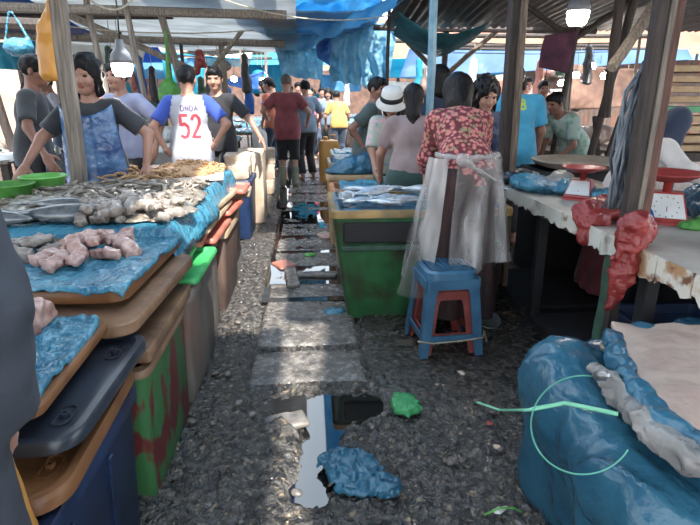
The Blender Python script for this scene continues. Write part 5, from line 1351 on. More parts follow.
C['floral'] = mat('cloth_floral', 'd87a72', '6a222c', rough=.85, scale=40, voronoi=True, lo=.3, hi=.6, c3='8f8a58', lo3=.6, hi3=.64, scale3=30)
C['pastel'] = mat('cloth_pastel_print', 'd8a8b4', 'a8b4a0', rough=.8, scale=20, voronoi=True, lo=.2, hi=.5, c3='6f9cc0', lo3=.54, hi3=.6, scale3=14)
C['check'] = mat('cloth_dark_check', '1c2236', '3c4a68', rough=.8, scale=24, voronoi=True, lo=.3, hi=.5)
C['batik'] = mat('cloth_brown_print', '241418', '4c2f2c', rough=.8, scale=12, detail=5, stretch=(2.5, 2.5, .25))
C['apronblue'] = mat('blue_apron_plastic', '25508c', '5f8fc0', rough=.2, scale=7, detail=5, bump=.7, bscale=18, bdist=.02, spec=.8)
C['boot'] = mat('rubber_boot', '6a6a50', '80806a', rough=.4, scale=6)
C['jacket'] = mat('grey_blue_jacket', '2f343e', '434a57', rough=.9, scale=9, detail=5, bump=.3, bscale=80, bdist=.004)

def sh(m, **k): d = dict(t='shirt', m=C[m] if isinstance(m, str) else m); d.update(k); return d
def tr(m, **k): d = dict(t='trousers', m=C[m]); d.update(k); return d

# woman in the blue apron behind the left table
p2 = person('woman in a dark tee and shiny blue plastic apron sorting prawns behind the left table', (-1.47, 3.92, 0), 180, 1.60, .94, lean=5, head=(0, -8, 0), hair='curlylong', skin='tan', female=True,
       handR=(-1.86, 3.60, .93), handL=(-1.12, 3.78, .93), elR=(.8, -.3, -.2), elL=(-.8, -.3, -.2), dirR=(-.1, -.75, -.5), dirL=(.35, -.6, -.5), palmR=(0, 0, -1), palmL=(0, 0, -1), clothes=[sh('charcoal', sleeve=.8, neck=True), tr('black')], h=.012)
def apron(root, m, y_off=.045, top=.30, zb=-.45, wtop=.11, wbot=.27, back=False, label=None, name='apron', seed=3):
    I = root_info[root.name]; s = I['s']; s_ = -1 if back else 1
    U, V = np.meshgrid(np.linspace(-1, 1, 34), np.linspace(0, 1, 40), indexing='ij')
    z = I['PV'][2] + (zb + (top - zb) * V) * s + (V ** 4) * .07 * (U ** 2) - .02 * V ** 4
    wd = (wbot + (wtop - wbot) * V ** 1.5) * s
    x = U * wd
    ang = R(I['lean'])
    dz = np.clip(z - I['PV'][2], 0, 1)
    yb = np.tan(ang) * dz
    y = yb + s_ * (.150 * s * I['w'] * np.sqrt(np.clip(1.25 - (U * .92) ** 2, 0, 2)) + y_off * .4) + .010 * fbm(x * 12, z * 6, 0, seed, 3) + .006 * np.sin(x * 60 + 4 * z)
    sw = root
    o = grid_mesh(name, np.stack([x, y, z], -1), m, root, .003)
    if label: o['label'] = label
    return o
apron(p2, C['apronblue'], top=.43, wtop=.175, wbot=.24)
# man in black tee at far left, in profile
p1 = person('man in a black tee shown in profile at the far left edge', (-2.32, 4.75, 0), -78, 1.68, 1.02, lean=6, head=(-8, -8, 0), hair='short', skin='brown', handR=(-2.05, 4.35, .95), handL=(-2.0, 4.95, .95), clothes=[sh('charcoal', sleeve=.8), tr('black')], h=.015)
apron(p1, mat('smoky_apron', '3c4048', '5c616a', rough=.25, scale=6, bump=.5, bscale=16), top=.02, wtop=.2, wbot=.22)
person('person in a lilac shirt mostly hidden behind the curly haired woman', (-1.72, 5.40, 0), 150, 1.64, 1.1, lean=4, hair='short', skin='tan', handL=(-1.42, 5.15, .95), handR=(-1.95, 5.1, .95), clothes=[sh('lilac', sleeve=.8), tr('black')], h=.016)
# man with the numbered shirt
p4 = person('man in a white baseball shirt with blue sleeves and a red 52, hands on hips', (-1.12, 5.28, 0), 8, 1.62, 1.06, lean=-2, head=(-12, -2, 0), hair='short', skin='tan', handR=(-.90, 5.22, .94), handL=(-1.33, 5.16, .90), elR=(1, -.35, 0), elL=(-1, -.35, 0), dirR=(-.5, .6, -.3), dirL=(.3, .7, -.4),
       clothes=[dict(t='shirt', m=[C['white'], C['blue']], sleeve=.78, name='baseball_shirt', hem=-.14), tr('black')], h=.012)
I4 = root_info[p4.name]; shirt = child(p4, 'baseball_shirt'); RED = mat('shirt_red', 'b02a3c', rough=.7); PUR = mat('shirt_purple', '5a4a70', rough=.7)
zc = I4['PV'][2] + .24
lettering('shirt_number', '52', on_back(shirt, 0.01, zc), .082, .20, .026, RED, shirt)
lettering('shirt_lettering', 'DNDA', on_back(shirt, 0.01, zc + .16), .032, .045, .011, PUR, shirt)
person('man with dark hair facing the numbered shirt, in a dark patterned shirt', (-.97, 6.0, 0), 165, 1.64, 1.0, hair='short', skin='tan', handR=(-1.05, 5.75, 1.0), handL=(-.5, 5.8, .95), head=(15, -8, 0), clothes=[sh('black', sleeve=.8), tr('black')], h=.016)
# man in maroon
p6 = person('man in a maroon polo shirt, black shorts and rubber boots standing in the aisle', (-.33, 8.45, 0), 0, 1.66, 1.02, lean=3, head=(-18, -6, 0), hair='crop', hair_m=mat('hair_grey', '4a403c', '6a5d55', rough=.7, scale=50), skin='tan', handR=(-.02, 8.62, 1.0), handL=(-.66, 8.68, 1.08), clothes=[sh('maroon', sleeve=.72, name='polo_shirt', hem=-.16, off=.02), tr('black', leg=1.05, name='shorts', flare=.03), dict(t='boots', m=C['boot'])], h=.014)
person('person with dark hair in a grey patterned shirt just right of the maroon shirt', (-.04, 9.2, 0), 20, 1.60, .95, hair='short', skin='tan', handR=(.12, 9.4, .9), clothes=[sh('greyblue', sleeve=.8), tr('black')], h=.018, handL=(-.2, 9.5, 1.0))
# man in grey green tee, hand on hip
p11 = person('man in a grey green tee, hand on hip, looking over the right stalls', (.58, 5.50, 0), -100, 1.54, 1.08, lean=8, head=(-35, -8, 0), hair='short', skin='brown', handR=(.54, 5.34, .90), elR=(.3, -1, 0), handL=(.9, 5.6, .85), dirR=(.3, .5, -.5), clothes=[sh('greygreen', sleeve=.72), tr('black')], h=.013)
# person in white bucket hat
p12 = person('person in a white bucket hat with a black band, bending in a pastel print blouse', (.74, 4.82, 0), 170, 1.45, .95, lean=20, head=(0, -30, 0), hair='bob', skin='tan', female=True, handR=(.55, 4.45, .80), handL=(.80, 4.45, .80), clothes=[sh('pastel', sleeve=.95), tr('darkgreen'), dict(t='bucket_hat', m=mat('hat_white', 'cfcac0', 'e2ded6', rough=.8), m2=mat('hat_black_band', '1b1a1c', rough=.8), label=None)], h=.013)
# woman with ponytail
p13 = person('woman with a long dark ponytail, mauve tee and dark green skirt, seen from behind', (.77, 3.99, 0), -6, 1.45, 1.02, lean=6, head=(-5, -12, 0), hair='long', hair_m=HAIR, skin='tan', female=True, handL=(.56, 4.22, .78), handR=(1.1, 4.3, .80), elL=(-.8, -.4, -.3), clothes=[sh('mauve', sleeve=.72, hem=-.02, off=.010), dict(t='skirt', m=C['darkgreen'], z=.30, flare=.16)], h=.012)
# woman in the floral blouse, bending over the fish bin, wrapped in clear plastic
p14 = person('woman in a red floral blouse with clear plastic tied round her hips', (.885, 3.02, 0), -4, 1.48, .92, lean=38, head=(-6, -34, 0), hair='bob', hair_m=HAIRB, skin='tan', female=True, handL=(.76, 3.42, .84), handR=(1.03, 3.44, .84), elL=(-.5, -.6, -.5), elR=(.5, -.6, -.5), pelvis=(0, -.06, .93),
       clothes=[sh('floral', sleeve=1.55, hem=-.01, off=.018, name='blouse', neck=False, fa=.010), dict(t='skirt', m=C['batik'], z=.12, flare=.145, name='sarong')], h=.011)
def plastic_wrap(root):
  I = root_info[root.name]; PV = I['PV']
  for a0, a1 in ((160, 232), (247, 395)):
    a = np.linspace(R(a0), R(a1), 80)[:, None]; v = np.linspace(0, 1, 90)[None, :]
    A, V = np.broadcast_arrays(a, v)
    z = PV[2] + .14 - V * (.62 + .14 * np.clip(np.cos(A - R(180)), 0, 1) + .06 * np.sin(A * 2))
    rr = .188 + .065 * V + .03 * np.sin(A * 9 + 2 * V) * V + .022 * fbm(A * 2.2, V * 2.0, 0, 6, 3)
    rr = rr + .07 * V * np.clip(np.cos(A - R(190)), 0, 1)
    x = rr * 1.08 * np.cos(A); y = PV[1] + rr * .95 * np.sin(A) * 1.0
    m = mat('clear_wrap', 'b4aca8', 'cbc4c0', rough=.18, scale=5, bump=.3, bscale=7, bdist=.03, alpha=.16, alpha_hi=.66, spec=.9, stretch=(1.6, 1.6, .5))
    o = grid_mesh('plastic_wrap', np.stack([x, y, z], -1), m, root, 0)
    o['label'] = 'cloudy clear plastic wrap'
  P = [cone(PV + V3(.17 * math.cos(q), .15 * math.sin(q), .15), PV + V3(.17 * math.cos(q + .5), .15 * math.sin(q + .5), .15), .013, .013) for q in np.arange(R(165), R(380), .5)]
  P += [ell(PV + V3(-.06, -.17, .14), (.03, .022, .035)), cone(PV + V3(-.06, -.17, .14), PV + V3(.15, -.16, .02), .016, .008)]
  Vv, F = sculpt(P, .008, .03, (), (), lambda X, Y, Z: .008 * fbm(X * 30, Y * 30, Z * 30, 4))
  sculpt_obj('waist_tie', [(Vv, F)], mat('wrap_tie', 'b4aca8', 'cbc4c0', rough=.2, scale=5, bump=.6, bscale=20, alpha=.5, spec=.9), root)
plastic_wrap(p14)
person('young woman with curly hair and a dark checked shirt looking down, beside the brown post', (1.32, 4.15, 0), 172, 1.49, .95, lean=12, head=(12, -20, 0), hair='curlylong', skin='tan', female=True, handR=(1.05, 3.90, .9), handL=(1.3, 3.85, .88), clothes=[sh('check', sleeve=1.2), tr('black')], h=.013)
person('person with dark hair just behind the head of the floral bloused woman', (1.25, 5.25, 0), 20, 1.62, .95, hair='bob', skin='tan', clothes=[sh('navy', sleeve=.9), tr('black')], h=.018, female=True)
# man in cyan tee
p16 = person('man in a bright cyan tee with yellow back numbers behind the brown post', (1.87, 4.92, 0), -6, 1.63, 1.30, lean=3, head=(-10, -4, 0), hair='short', skin='brown', handR=(2.16, 5.0, .82), handL=(1.62, 5.2, .98), clothes=[sh('cyan', sleeve=.78, hem=-.12), tr('black')], h=.012)
ts = child(p16, 'shirt'); I16 = root_info[p16.name]
lettering('shirt_number', '58', on_back(ts, .02, I16['PV'][2] + .43), .055, .085, .018, mat('shirt_yellow', 'a8c838', rough=.6), ts)
person('man with dark hair in a dark red shirt right behind the cyan tee', (2.20, 5.7, 0), -30, 1.56, 1.0, hair='short', skin='brown', clothes=[sh('maroon', sleeve=.8), tr('black')], h=.018)
person('person in a grey blue shirt sitting among the far right stalls', (3.25, 7.5, 0), 170, 1.55, 1.05, hair='short', skin='brown', clothes=[sh('greyblue', sleeve=.9), tr('denim')], h=.018, handR=(3.0, 7.2, .95), handL=(3.4, 7.2, .95))
person('person in a white shirt standing in the far right stalls', (3.35, 8.4, 0), 190, 1.62, 1.0, hair='short', skin='tan', clothes=[sh('offwhite', sleeve=.9), tr('denim')], h=.02)
person('person in a pale green patterned shirt bending beside the cyan tee', (2.85, 5.6, 0), 110, 1.50, 1.0, lean=35, head=(0, -20, 0), hair='short', skin='brown', clothes=[sh(mat('cloth_green_print', '7fb49a', 'b8d0c8', rough=.8, scale=14, voronoi=True, lo=.2, hi=.5), sleeve=.8), tr('denim')], h=.018, handR=(2.5, 5.65, .75), handL=(2.55, 5.4, .75))
# woman in dark scarf at right edge
p19 = person('woman in a dark navy head scarf and white blouse bending at the right edge', (2.10, 3.42, 0), -100, 1.36, .95, lean=30, head=(-10, -20, 0), hair=None, skin='tan', female=True, handR=(2.45, 3.0, .90), handL=(2.55, 3.25, .92), elR=(.8, -.4, -.3), clothes=[sh('offwhite', sleeve=1.7, off=.02), dict(t='skirt', m=C['maroon'], z=.1, flare=.2), dict(t='scarf', m=C['navy'])], h=.013)
# foreground person cut by the left edge
p20 = person('person in a grey blue jacket and yellow trousers cut off by the left edge', (-.765, .80, 0), 4, 1.66, 1.12, lean=0, hair='short', skin='tan', handR=(-.56, .90, .62), elR=(.6, -.5, -.1), handL=(-1.05, 1.0, .86), curl=.5, clothes=[sh('jacket', sleeve=1.98, off=.03, hem=-.32, name='jacket', fa=.008, fs=22), dict(t='trousers', m=M['yellow'], leg=1.9, off=.012)], h=.011)

# people further down the aisle and in the stalls
far = [(.05, 12.5, 170, 'pink', 'long', 'light', True, 'woman in a pink top far down the aisle'), (-.25, 13.5, 190, 'white', 'short', 'tan', False, 'person in a white shirt in the middle of the distant aisle'),
       (.45, 12.2, 175, 'greyblue', 'bob', 'tan', True, 'person in a grey blue top beside the orange yellow can'), (.62, 11.2, 10, 'mustard', 'short', 'brown', False, 'man in a mustard shirt bending over a stall, back turned'),
       (-.62, 9.9, 60, 'orange', 'short', 'tan', False, 'person in an orange top left of the maroon shirt'), (-1.7, 8.2, 20, 'maroon', 'short', 'brown', False, 'person in a dark red top behind the foam boxes'),
       (-3.1, 7.5, -40, 'black', 'short', 'brown', False, 'person in black among the left poles'), (.4, 15.0, 180, 'teal', 'short', 'tan', False, 'person in a teal shirt at the far end of the aisle'),
       (-.5, 16.5, 175, 'black', 'short', 'tan', False, 'dark dressed person at the far end of the aisle'), (.15, 18.0, 185, 'orange', 'bob', 'tan', True, 'person in orange at the very end of the aisle'),
       (2.4, 8.6, 170, 'navy', 'short', 'brown', False, 'person in navy behind the hanging blue curtain stall'), (2.6, 9.6, 200, 'pink', 'bob', 'tan', True, 'woman in pink behind the far right awnings'),
       (3.9, 9.8, 160, 'black', 'short', 'tan', False, 'person in black under the far right lamps'), (4.3, 9.8, 150, 'offwhite', 'short', 'tan', False, 'person in an off white shirt under the far right lamps'),
       (-3.4, 7.0, -60, 'palegreen', 'short', 'tan', False, 'person in pale green at the far left stalls'), (-4.0, 9.2, 120, 'white', 'short', 'brown', False, 'person in white at the far left behind the profile man'),
       (-.78, 11.6, 100, 'blue', 'bob', 'tan', True, 'person in blue at a left stall well behind the maroon shirt'), (2.35, 12.3, 150, 'palegreen', 'long', 'tan', True, 'woman in pale green at a right stall far back'),
       (.32, 13.4, 180, 'lilac', 'short', 'tan', False, 'person in lilac in the distant crowd'), (-.1, 20, 180, 'charcoal', 'short', 'tan', False, 'smallest figure at the end of the aisle'),
       (-.72, 13.3, 100, 'maroon', 'short', 'tan', False, 'person in maroon at the distant left stalls'), (2.0, 7.4, 190, 'charcoal', 'short', 'brown', False, 'person in charcoal behind the cyan tee')]
for i, (x, y, a, c_, hr, sk, fm, lb) in enumerate(far):
    l_ = 25 if 'bending' in lb else random.uniform(0, 10)
    person(lb, (x, y, 0), a, random.uniform(1.5, 1.68), 1.0, lean=l_, head=(random.uniform(-20, 20), random.uniform(-15, 0), 0), hair=hr, skin=sk, female=fm, clothes=[sh(c_, sleeve=.8), tr(random.choice(('black', 'denim', 'navy')))], h=.026, face=y < 10,
           group=None)
# ------------------------------------------------------------ stalls further back
def stall(label, x0, x1, y0, y1, h=.8, m='wood', sheet='sheet', goods=0, gm='fillet', lb2='', side=1):
    r = empty('stall_table', ((x0 + x1) / 2, (y0 + y1) / 2, 0), 0, label, 'table')
    w, d = x1 - x0, y1 - y0
    mb = MB(); mb.box((0, 0, h - .02), (w, d, .04), None, 0, .004); mb.build('tabletop', M[m], r)
    for sx in (-1, 1):
        for sy in (-1, 1):
            mb = MB(); mb.box((sx * (w / 2 - .06), sy * (d / 2 - .06), (h - .04) / 2), (.07, .07, h - .04)); mb.build('leg', M['wooddark'], r)
    mb = MB(); mb.box((-side * (w / 2 - .02), 0, h * .45), (.025, d - .2, h * .7)); mb.build('side_panel', M[random.choice(('woodgrey', 'brownbox', 'board'))], r)
    if sheet: sheet_on('plastic sheet covering the ' + label.split(' with ')[0], x0 - .02, x1 + .02, y0, y1, h + .025, sheet, int(abs(y0) * 10), .02, nu=24, nv=24)
    if goods:
        me = lump_me(int(y0 * 7), .07, .05, .03, .015, 14, .014)
        pts = [(random.uniform(x0 + .1, x1 - .1), random.uniform(y0 + .1, y1 - .1), random.uniform(0, .03)) for _ in range(goods)]
        scatter('fish_piece', 'fish on the ' + label.split(' with ')[0], 'fish', 'fish on the ' + label.split(' with ')[0], [me], pts, h + .06, gm)
stall('left stall behind the maroon shirted man', -2.3, -.85, 8.9, 10.4, .82, goods=14, side=-1)
stall('left stall beyond the foam boxes with pale sheet', -2.4, -1.0, 6.7, 8.2, .80, 'wood', 'tarplight', 12, side=-1)
stall('far left aisle stall', -2.4, -1.0, 11.0, 12.8, .8, goods=10, side=-1)
stall('distant left aisle stall', -2.4, -.9, 13.6, 16.0, .8, side=-1)
stall('right stall behind the orange yellow can', .75, 2.0, 8.6, 10.3, .85, sheet='sheet', goods=10)
stall('far right aisle stall', .75, 2.0, 11.2, 13.0, .85, sheet='tarplight', goods=8)
stall('distant right aisle stall', .8, 2.0, 14, 16.4, .85)
stall('left back stall behind the profile man', -4.2, -2.9, 5.4, 6.6, .8, 'woodgrey', 'foamwhite', 8)
stall('right back stall with pale sacks', 2.7, 4.3, 5.9, 7.2, .80, 'wood', 'brownpaper')
stall('far right back stall', 3.75, 5.2, 7.6, 9.3, .8, 'wood', 'tarplight', 10)
# dark cabinet wall behind the ponytailed woman
mb = MB(); mb.box((0, 0, .62), (1.5, .5, 1.24), None, 0, .01); cb = empty('cabinet', (1.75, 7.0, 0), 0, 'dark wooden stall cabinet behind the women at the fish bins', 'cabinet')
mb.build('body', M['wooddark'], cb)
mb = MB(); mb.box((0, -.02, 1.26), (1.6, .6, .04), None, 0, .01); mb.build('top', M['woodgrey'], cb)
for z in (.4, .8): mb = MB(); mb.box((0, -.265, z), (1.4, .03, .03)); mb.build('rail', M['wood'], cb)

# foam boxes beyond the left table
def foambox(label, c, w, d, h, m='foam', rz=0, grp=None):
    r = empty('foam_box', c, R(rz), label, 'box', grp)
    mb = MB(); mb.rrect([(w - .03, d - .03, .02, 0), (w, d, .025, .02), (w, d, .025, h - .05)], n=3); mb.build('body', M[m], r, 'auto')
    mb = MB(); mb.rrect([(w + .006, d + .006, .025, h - .048), (w + .012, d + .012, .025, h - .008), (w - .01, d - .01, .02, h)], n=3); mb.build('lid', M[m], r, 'auto')
    return r
foambox('sunlit pale foam box just right of the numbered shirt', (-.74, 5.66, .60), .26, .34, .22, 'foam', 4)
foambox('peach foam box to the right of the sunlit one', (-.72, 6.2, .0), .40, .5, .80, 'foam', 0)
foambox('low white foam box at the left hip of the numbered shirt', (-1.66, 5.75, .0), .6, .45, .86, 'foamwhite', -5)
foambox('small orange topped foam box on the blue chest', (-.70, 5.38, .60), .2, .2, .14, 'foam', 0)
for i, lb in enumerate(('bottom foam box of the stack beside the maroon shirted man', 'middle foam box of the stack, with scrawled marks', 'upper foam box of the stack beside the maroon shirted man')):
    b = foambox(lb, (-.74 + .01 * i, 8.0, .22 * i), .42, .36, .215, 'foam', 3 * i)
    if i == 1:
        lettering('scrawl', 'W1', lambda u, v: Vector((u, -.183, .10 + v)), .07, .09, .014, mat('ink_brown', '7a5a4a'), child(b, 'body'))
mb = MB(); mb.lathe([(.10, 0), (.11, .01), (.11, .20), (.08, .25), (.035, .27), (.035, .30), (.001, .30)], 20); o = mb.build('plastic_jug', M['white'], None, True); o.location = (-.72, 8.02, .66); tag(o, 'white plastic jug on top of the foam box stack', 'jug')
foambox('wide foam box at the foot of the left stall before the stack', (-1.45, 7.2, .82), .5, .4, .25, 'foamwhite')
bag('white plastic bag resting on the left stall behind the numbered shirt', [ell((-1.8, 6.9, .92), (.2, .15, .12))], 'foamwhite', .03, 9, .016)
# crates left behind P2
open_bin('plastic_crate', 'pale crate with a wire basket behind the woman in the blue apron', -2.0, -1.45, 6.0, 6.5, .86, 'foam', rim='foamwhite', cat='crate')
bag('dark green sack hump behind the lamp post', [ell((-2.16, 7.6, 1.05), (.25, .2, .28)), cone((-2.16, 7.6, 0.1), (-2.16, 7.6, .9), .22, .22)], 'sackgreen', .02, 8, .02, cat='sack', name='sack')
tag(sculpt_obj('net_bag', [sculpt([ell((-1.60, 6.6, 1.40), (.13, .10, .17)), cone((-1.60, 6.6, 1.5), (-1.58, 6.6, 2.1), .03, .012)], .013, .05, (), (), lambda X, Y, Z: .015 * fbm(X * 18, Y * 18, Z * 10, 3))], M['limebag']), 'bright green net bag hanging from the left roof pole', 'bag')
tag(sculpt_obj('hanging_bag', [sculpt([ell((-1.98, 4.55, 1.77), (.075, .05, .18)), cone((-1.98, 4.55, 1.9), (-1.90, 4.5, 2.05), .05, .03), cone((-1.96, 4.55, 1.75), (-2.0, 4.55, 1.57), .08, .075)], .010, .05, (), (), lambda X, Y, Z: .02 * fbm(X * 18, Y * 18, Z * 4, 3))], M['yellow']), 'yellow plastic bag hanging beside the weathered left post', 'bag')
tag(sculpt_obj('hanging_bag', [sculpt([ell((-2.52, 5.2, 1.80), (.13, .09, .08)), cone((-2.62, 5.2, 1.86), (-2.55, 5.2, 2.08), .012, .01), cone((-2.42, 5.2, 1.86), (-2.52, 5.2, 2.08), .012, .01)], .011, .03, (), (), lambda X, Y, Z: .012 * fbm(X * 18, Y * 18, Z * 8, 3))], M['sheet']), 'turquoise shopping bag hanging at the upper left', 'bag')

# poles, braces and beams of the stall roofs
def pole(label, x0, y0, x1=None, y1=None, z0=0, z1=2.4, r=.04, m='woodgrey', name='roof_pole', grp=None, cat='pole'):
    x1 = x0 if x1 is None else x1; y1 = y0 if y1 is None else y1
    mb = MB(); n = 8; a, b = Vector((x0, y0, z0)), Vector((x1, y1, z1)); pts = []; rr = []
    for i in range(n + 1):
        t = i / n; p = a.lerp(b, t) + Vector((random.uniform(-.15, .15) * r, random.uniform(-.15, .15) * r, 0)); pts.append(p); rr.append(r * random.uniform(.9, 1.05))
    mb.tube(pts, rr, 8); return tag(mb.build(name, M[m], None, 'auto'), label, cat, grp)
pole('slim wooden pole rising behind the hanging left lamp', -2.10, 6.3, -2.30, 6.3, z1=2.5, r=.035)
pole('thin pole right of the lamp, leaning slightly left', -1.62, 6.1, -1.85, 6.1, z1=2.45, r=.03)
pole('pole behind the numbered shirt, leaning left', -1.20, 6.9, -1.72, 6.9, z1=2.45, r=.045)
pole('pole with a red rag tied on it', -1.25, 8.8, -1.30, 8.8, z1=2.3, r=.05)
bag('red rag tied on the pole behind the numbered shirt', [cone((-1.55, 8.3, 1.95), (-1.6, 8.3, 1.72), .06, .05), cone((-1.55, 8.3, 1.98), (-1.48, 8.3, 1.80), .04, .03)], 'redbag', .02, 14, .014, name='rag', cat='rag')
pole('diagonal brace crossing from the roof to the leaning left pole', -2.9, 6.9, -1.35, 6.9, 2.35, 1.68, r=.04, name='brace', cat='brace')
pole('second diagonal brace meeting the first to form a V', -.75, 7.6, -1.30, 7.6, 2.3, 1.68, r=.03, name='brace', cat='brace')
pole('long horizontal roof beam over the left stalls', -5.0, 6.15, -.2, 6.15, 2.28, 2.20, r=.05, name='roof_beam', cat='beam')
pole('grey horizontal beam under the grey roof tarp', -4.2, 8.0, -.3, 7.8, 2.16, 2.06, r=.05, name='roof_beam', cat='beam')
pole('brown beam over the far left stall roof', -5.6, 5.6, -2.4, 5.6, 2.12, 2.02, r=.06, m='wooddark', name='roof_beam', cat='beam')
pole('leaning dark branch post behind the profile man', -2.95, 5.9, -3.3, 5.9, .0, 2.3, r=.05, m='wooddark')
pole('thin pole at the extreme left edge', -3.05, 4.9, -3.2, 4.9, z1=2.5, r=.03)
pole('blue grey pole at the right of the hanging curtain', 1.13, 5.35, 1.19, 5.35, z1=2.5, r=.04, m='bluebin') if False else None
pb = pole('blue painted pole rising behind the floral bloused woman', 1.02, 4.6, 1.02, 4.6, z1=2.6, r=.035); pb.data.materials.clear(); pb.data.materials.append(mat('pale_blue_paint', '5f92a8', '86b2c2', rough=.5, scale=8))
pole('thin dark pole beside the pleated curtain', .92, 6.6, .95, 6.6, z1=2.4, r=.022, m='wooddark')
pole('post under the peach awning at the meeting of two braces', 1.80, 7.4, 1.82, 7.4, z1=2.4, r=.04, m='wooddark')
pole('brace rising left from the post of the V', 1.80, 7.4, 1.05, 7.4, 1.62, 2.30, r=.035, m='wood', name='brace', cat='brace')
pole('brace rising right from the post of the V', 1.80, 7.4, 2.62, 7.4, 1.62, 2.32, r=.035, m='wood', name='brace', cat='brace')
pole('horizontal beam under the zinc roof on the right', .85, 7.3, 3.8, 7.3, 2.22, 2.20, r=.04, m='wooddark', name='roof_beam', cat='beam')
pole('near cross beam of the zinc roof', .9, 5.2, 3.8, 5.2, 2.42, 2.40, r=.05, m='wooddark', name='roof_beam', cat='beam')
pole('dark post right of the cyan tee', 2.68, 5.9, 2.88, 5.9, z1=2.4, r=.035, m='wooddark')
pole('brace leaning right from the dark post', 2.80, 5.9, 3.45, 5.9, 1.95, 2.35, r=.035, m='wooddark', name='brace', cat='brace')
pole('brace leaning left from the dark post', 2.76, 5.9, 2.1, 5.9, 2.0, 2.4, r=.03, m='wooddark', name='brace', cat='brace')
pole('leaning dark post before the far right lamps', 2.62, 5.1, 3.0, 5.1, z1=2.35, r=.04, m='wooddark')
pole('thick dark branching post left of the net bundle', 2.75, 4.9, 2.72, 4.9, 1.2, 2.3, r=.045, m='wooddark')
pole('slanting light timber rising to the counter posts', 2.35, 4.2, 3.1, 4.6, 1.6, 2.5, r=.045, m='woodgrey', name='roof_beam', cat='beam')
pole('horizontal dark rafter above the stack of planks', 1.7, 3.4, 5.5, 3.8, 2.05, 2.12, r=.05, m='wooddark', name='roof_beam', cat='beam')
# X trestle
xt = empty('trestle', (2.95, 5.2, .0), 0, 'wooden X shaped trestle near the far right stall', 'trestle')
for a_, b_ in (((-.14, 0, .0), (.12, 0, 1.2)), ((.16, .05, .0), (-.12, .05, 1.2))):
    mb = MB(); mb.beam(a_, b_, .04, .04); mb.build('leg', M['wooddark'], xt)
mb = MB(); mb.beam((-.16, .02, .85), (.18, .02, .85), .03, .03); mb.build('crossbar', M['wooddark'], xt)
for i, (x, y, lb) in enumerate(((3.0, 6.3, 'pale sack lying on the right back stall, leftmost'), (3.45, 6.4, 'pale sack beside the X trestle on the right back stall'), (3.9, 6.3, 'pale sack at the right end of the right back stall'))):
    bag(lb, [ell((x, y, .92), (.26, .24, .10)), ell((x + .1, y, .98), (.16, .2, .07))], 'brownpaper', .03, 9, .018, name='sack', cat='sack')
# hanging maroon cloth
T('hanging_cloth', 'maroon cloth hanging from the brace above the cyan tee', 'cloth', [(2.50, 5.85, 2.0), (2.85, 5.85, 2.05), (2.78, 5.85, 1.62), (2.45, 5.85, 1.68)], mat('maroon_cloth', '4a2238', '66324c', rough=.8, scale=6), 24, 24, .06, 0, 6, 33)
# rope loops
for i, (a_, b_, s_, lb) in enumerate((((-2.9, 4.3, 2.25), (-1.32, 3.5, 2.05), .10, 'thin rope drooping from the weathered left post'), ((-1.32, 3.5, 2.0), (-1.2, 4.3, 2.1), .12, 'short rope between the left post and the lamp'),
                                      ((-.9, 5.6, 2.30), (.9, 6.2, 2.22), .12, 'cord strung under the blue tarps over the aisle'), ((-3.2, 6.6, 2.2), (-.6, 6.6, 2.1), .08, 'cord running under the grey tarp'))):
    a_, b_ = Vector(a_), Vector(b_); mb = MB(); mb.tube([a_.lerp(b_, t) - Vector((0, 0, s_ * 4 * t * (1 - t))) for t in np.linspace(0, 1, 16)], .007, 5); tag(mb.build('rope', M['rope'], None, True), lb, 'rope')

# lamps
def lamp(label, c, sc=1.0, zc=2.4, est=25.0, power=6.0, shape='bulb', grp=None, tint='fff2e0'):
    r = empty('hanging_lamp', c, 0, label, 'lamp', grp)
    gl = mat('lamp_glow_%g' % est, 'ffffff', rough=.4, emit=tint, estr=est)
    if shape == 'bulb':
        mb = MB(); mb.lathe([(.001, -.05), (.035, -.048), (.048, -.02), (.050, .01), (.046, .012)], 24); mb.build('bulb', gl, r, True)
        mb = MB(); mb.lathe([(.046, .012), (.051, .013), (.052, .03), (.045, .055), (.030, .075), (.020, .085), (.018, .12), (.001, .12)], 24); mb.build('socket', mat('socket_grey', '77787c', '8b8c90', rough=.4), r, True)
    else:
        mb = MB(); mb.lathe([(.001, -.04), (.04, -.035), (.055, 0), (.04, .035), (.001, .04)], 16); mb.build('bulb', gl, r, True)
        mb = MB(); mb.lathe([(.02, .035), (.02, .08), (.001, .08)], 10); mb.build('socket', M['black'], r, True)
    mb = MB(); mb.tube([(0, 0, .08), (.01, 0, (zc - c[2]) / 2), (0, 0, zc - c[2])], .004, 5); mb.build('cable', M['cable'], r, True)
    for ch in r.children: ch.scale = (sc, sc, 1) if ch.name.startswith('cable') else (sc,) * 3
    if power:
        ld = bpy.data.lights.new('lamp_light', 'POINT'); ld.energy = power; ld.shadow_soft_size = .05; ld.color = (1, .93, .84)
        lo = bpy.data.objects.new('lamp_light', ld); COL.objects.link(lo); lo.parent = r; lo.location = (0, 0, -.09 * sc)
    return r
lamp('large white bulb lamp hanging over the woman in the blue apron', tuple(aY(122, 66, 4.1)), 1.45, 2.35, 4.0, 4)
lamp('bright white bulb lamp hanging at the top right above the cyan tee', tuple(aY(578, 14, 3.9)), 1.5, 2.4, 25.0, 6)
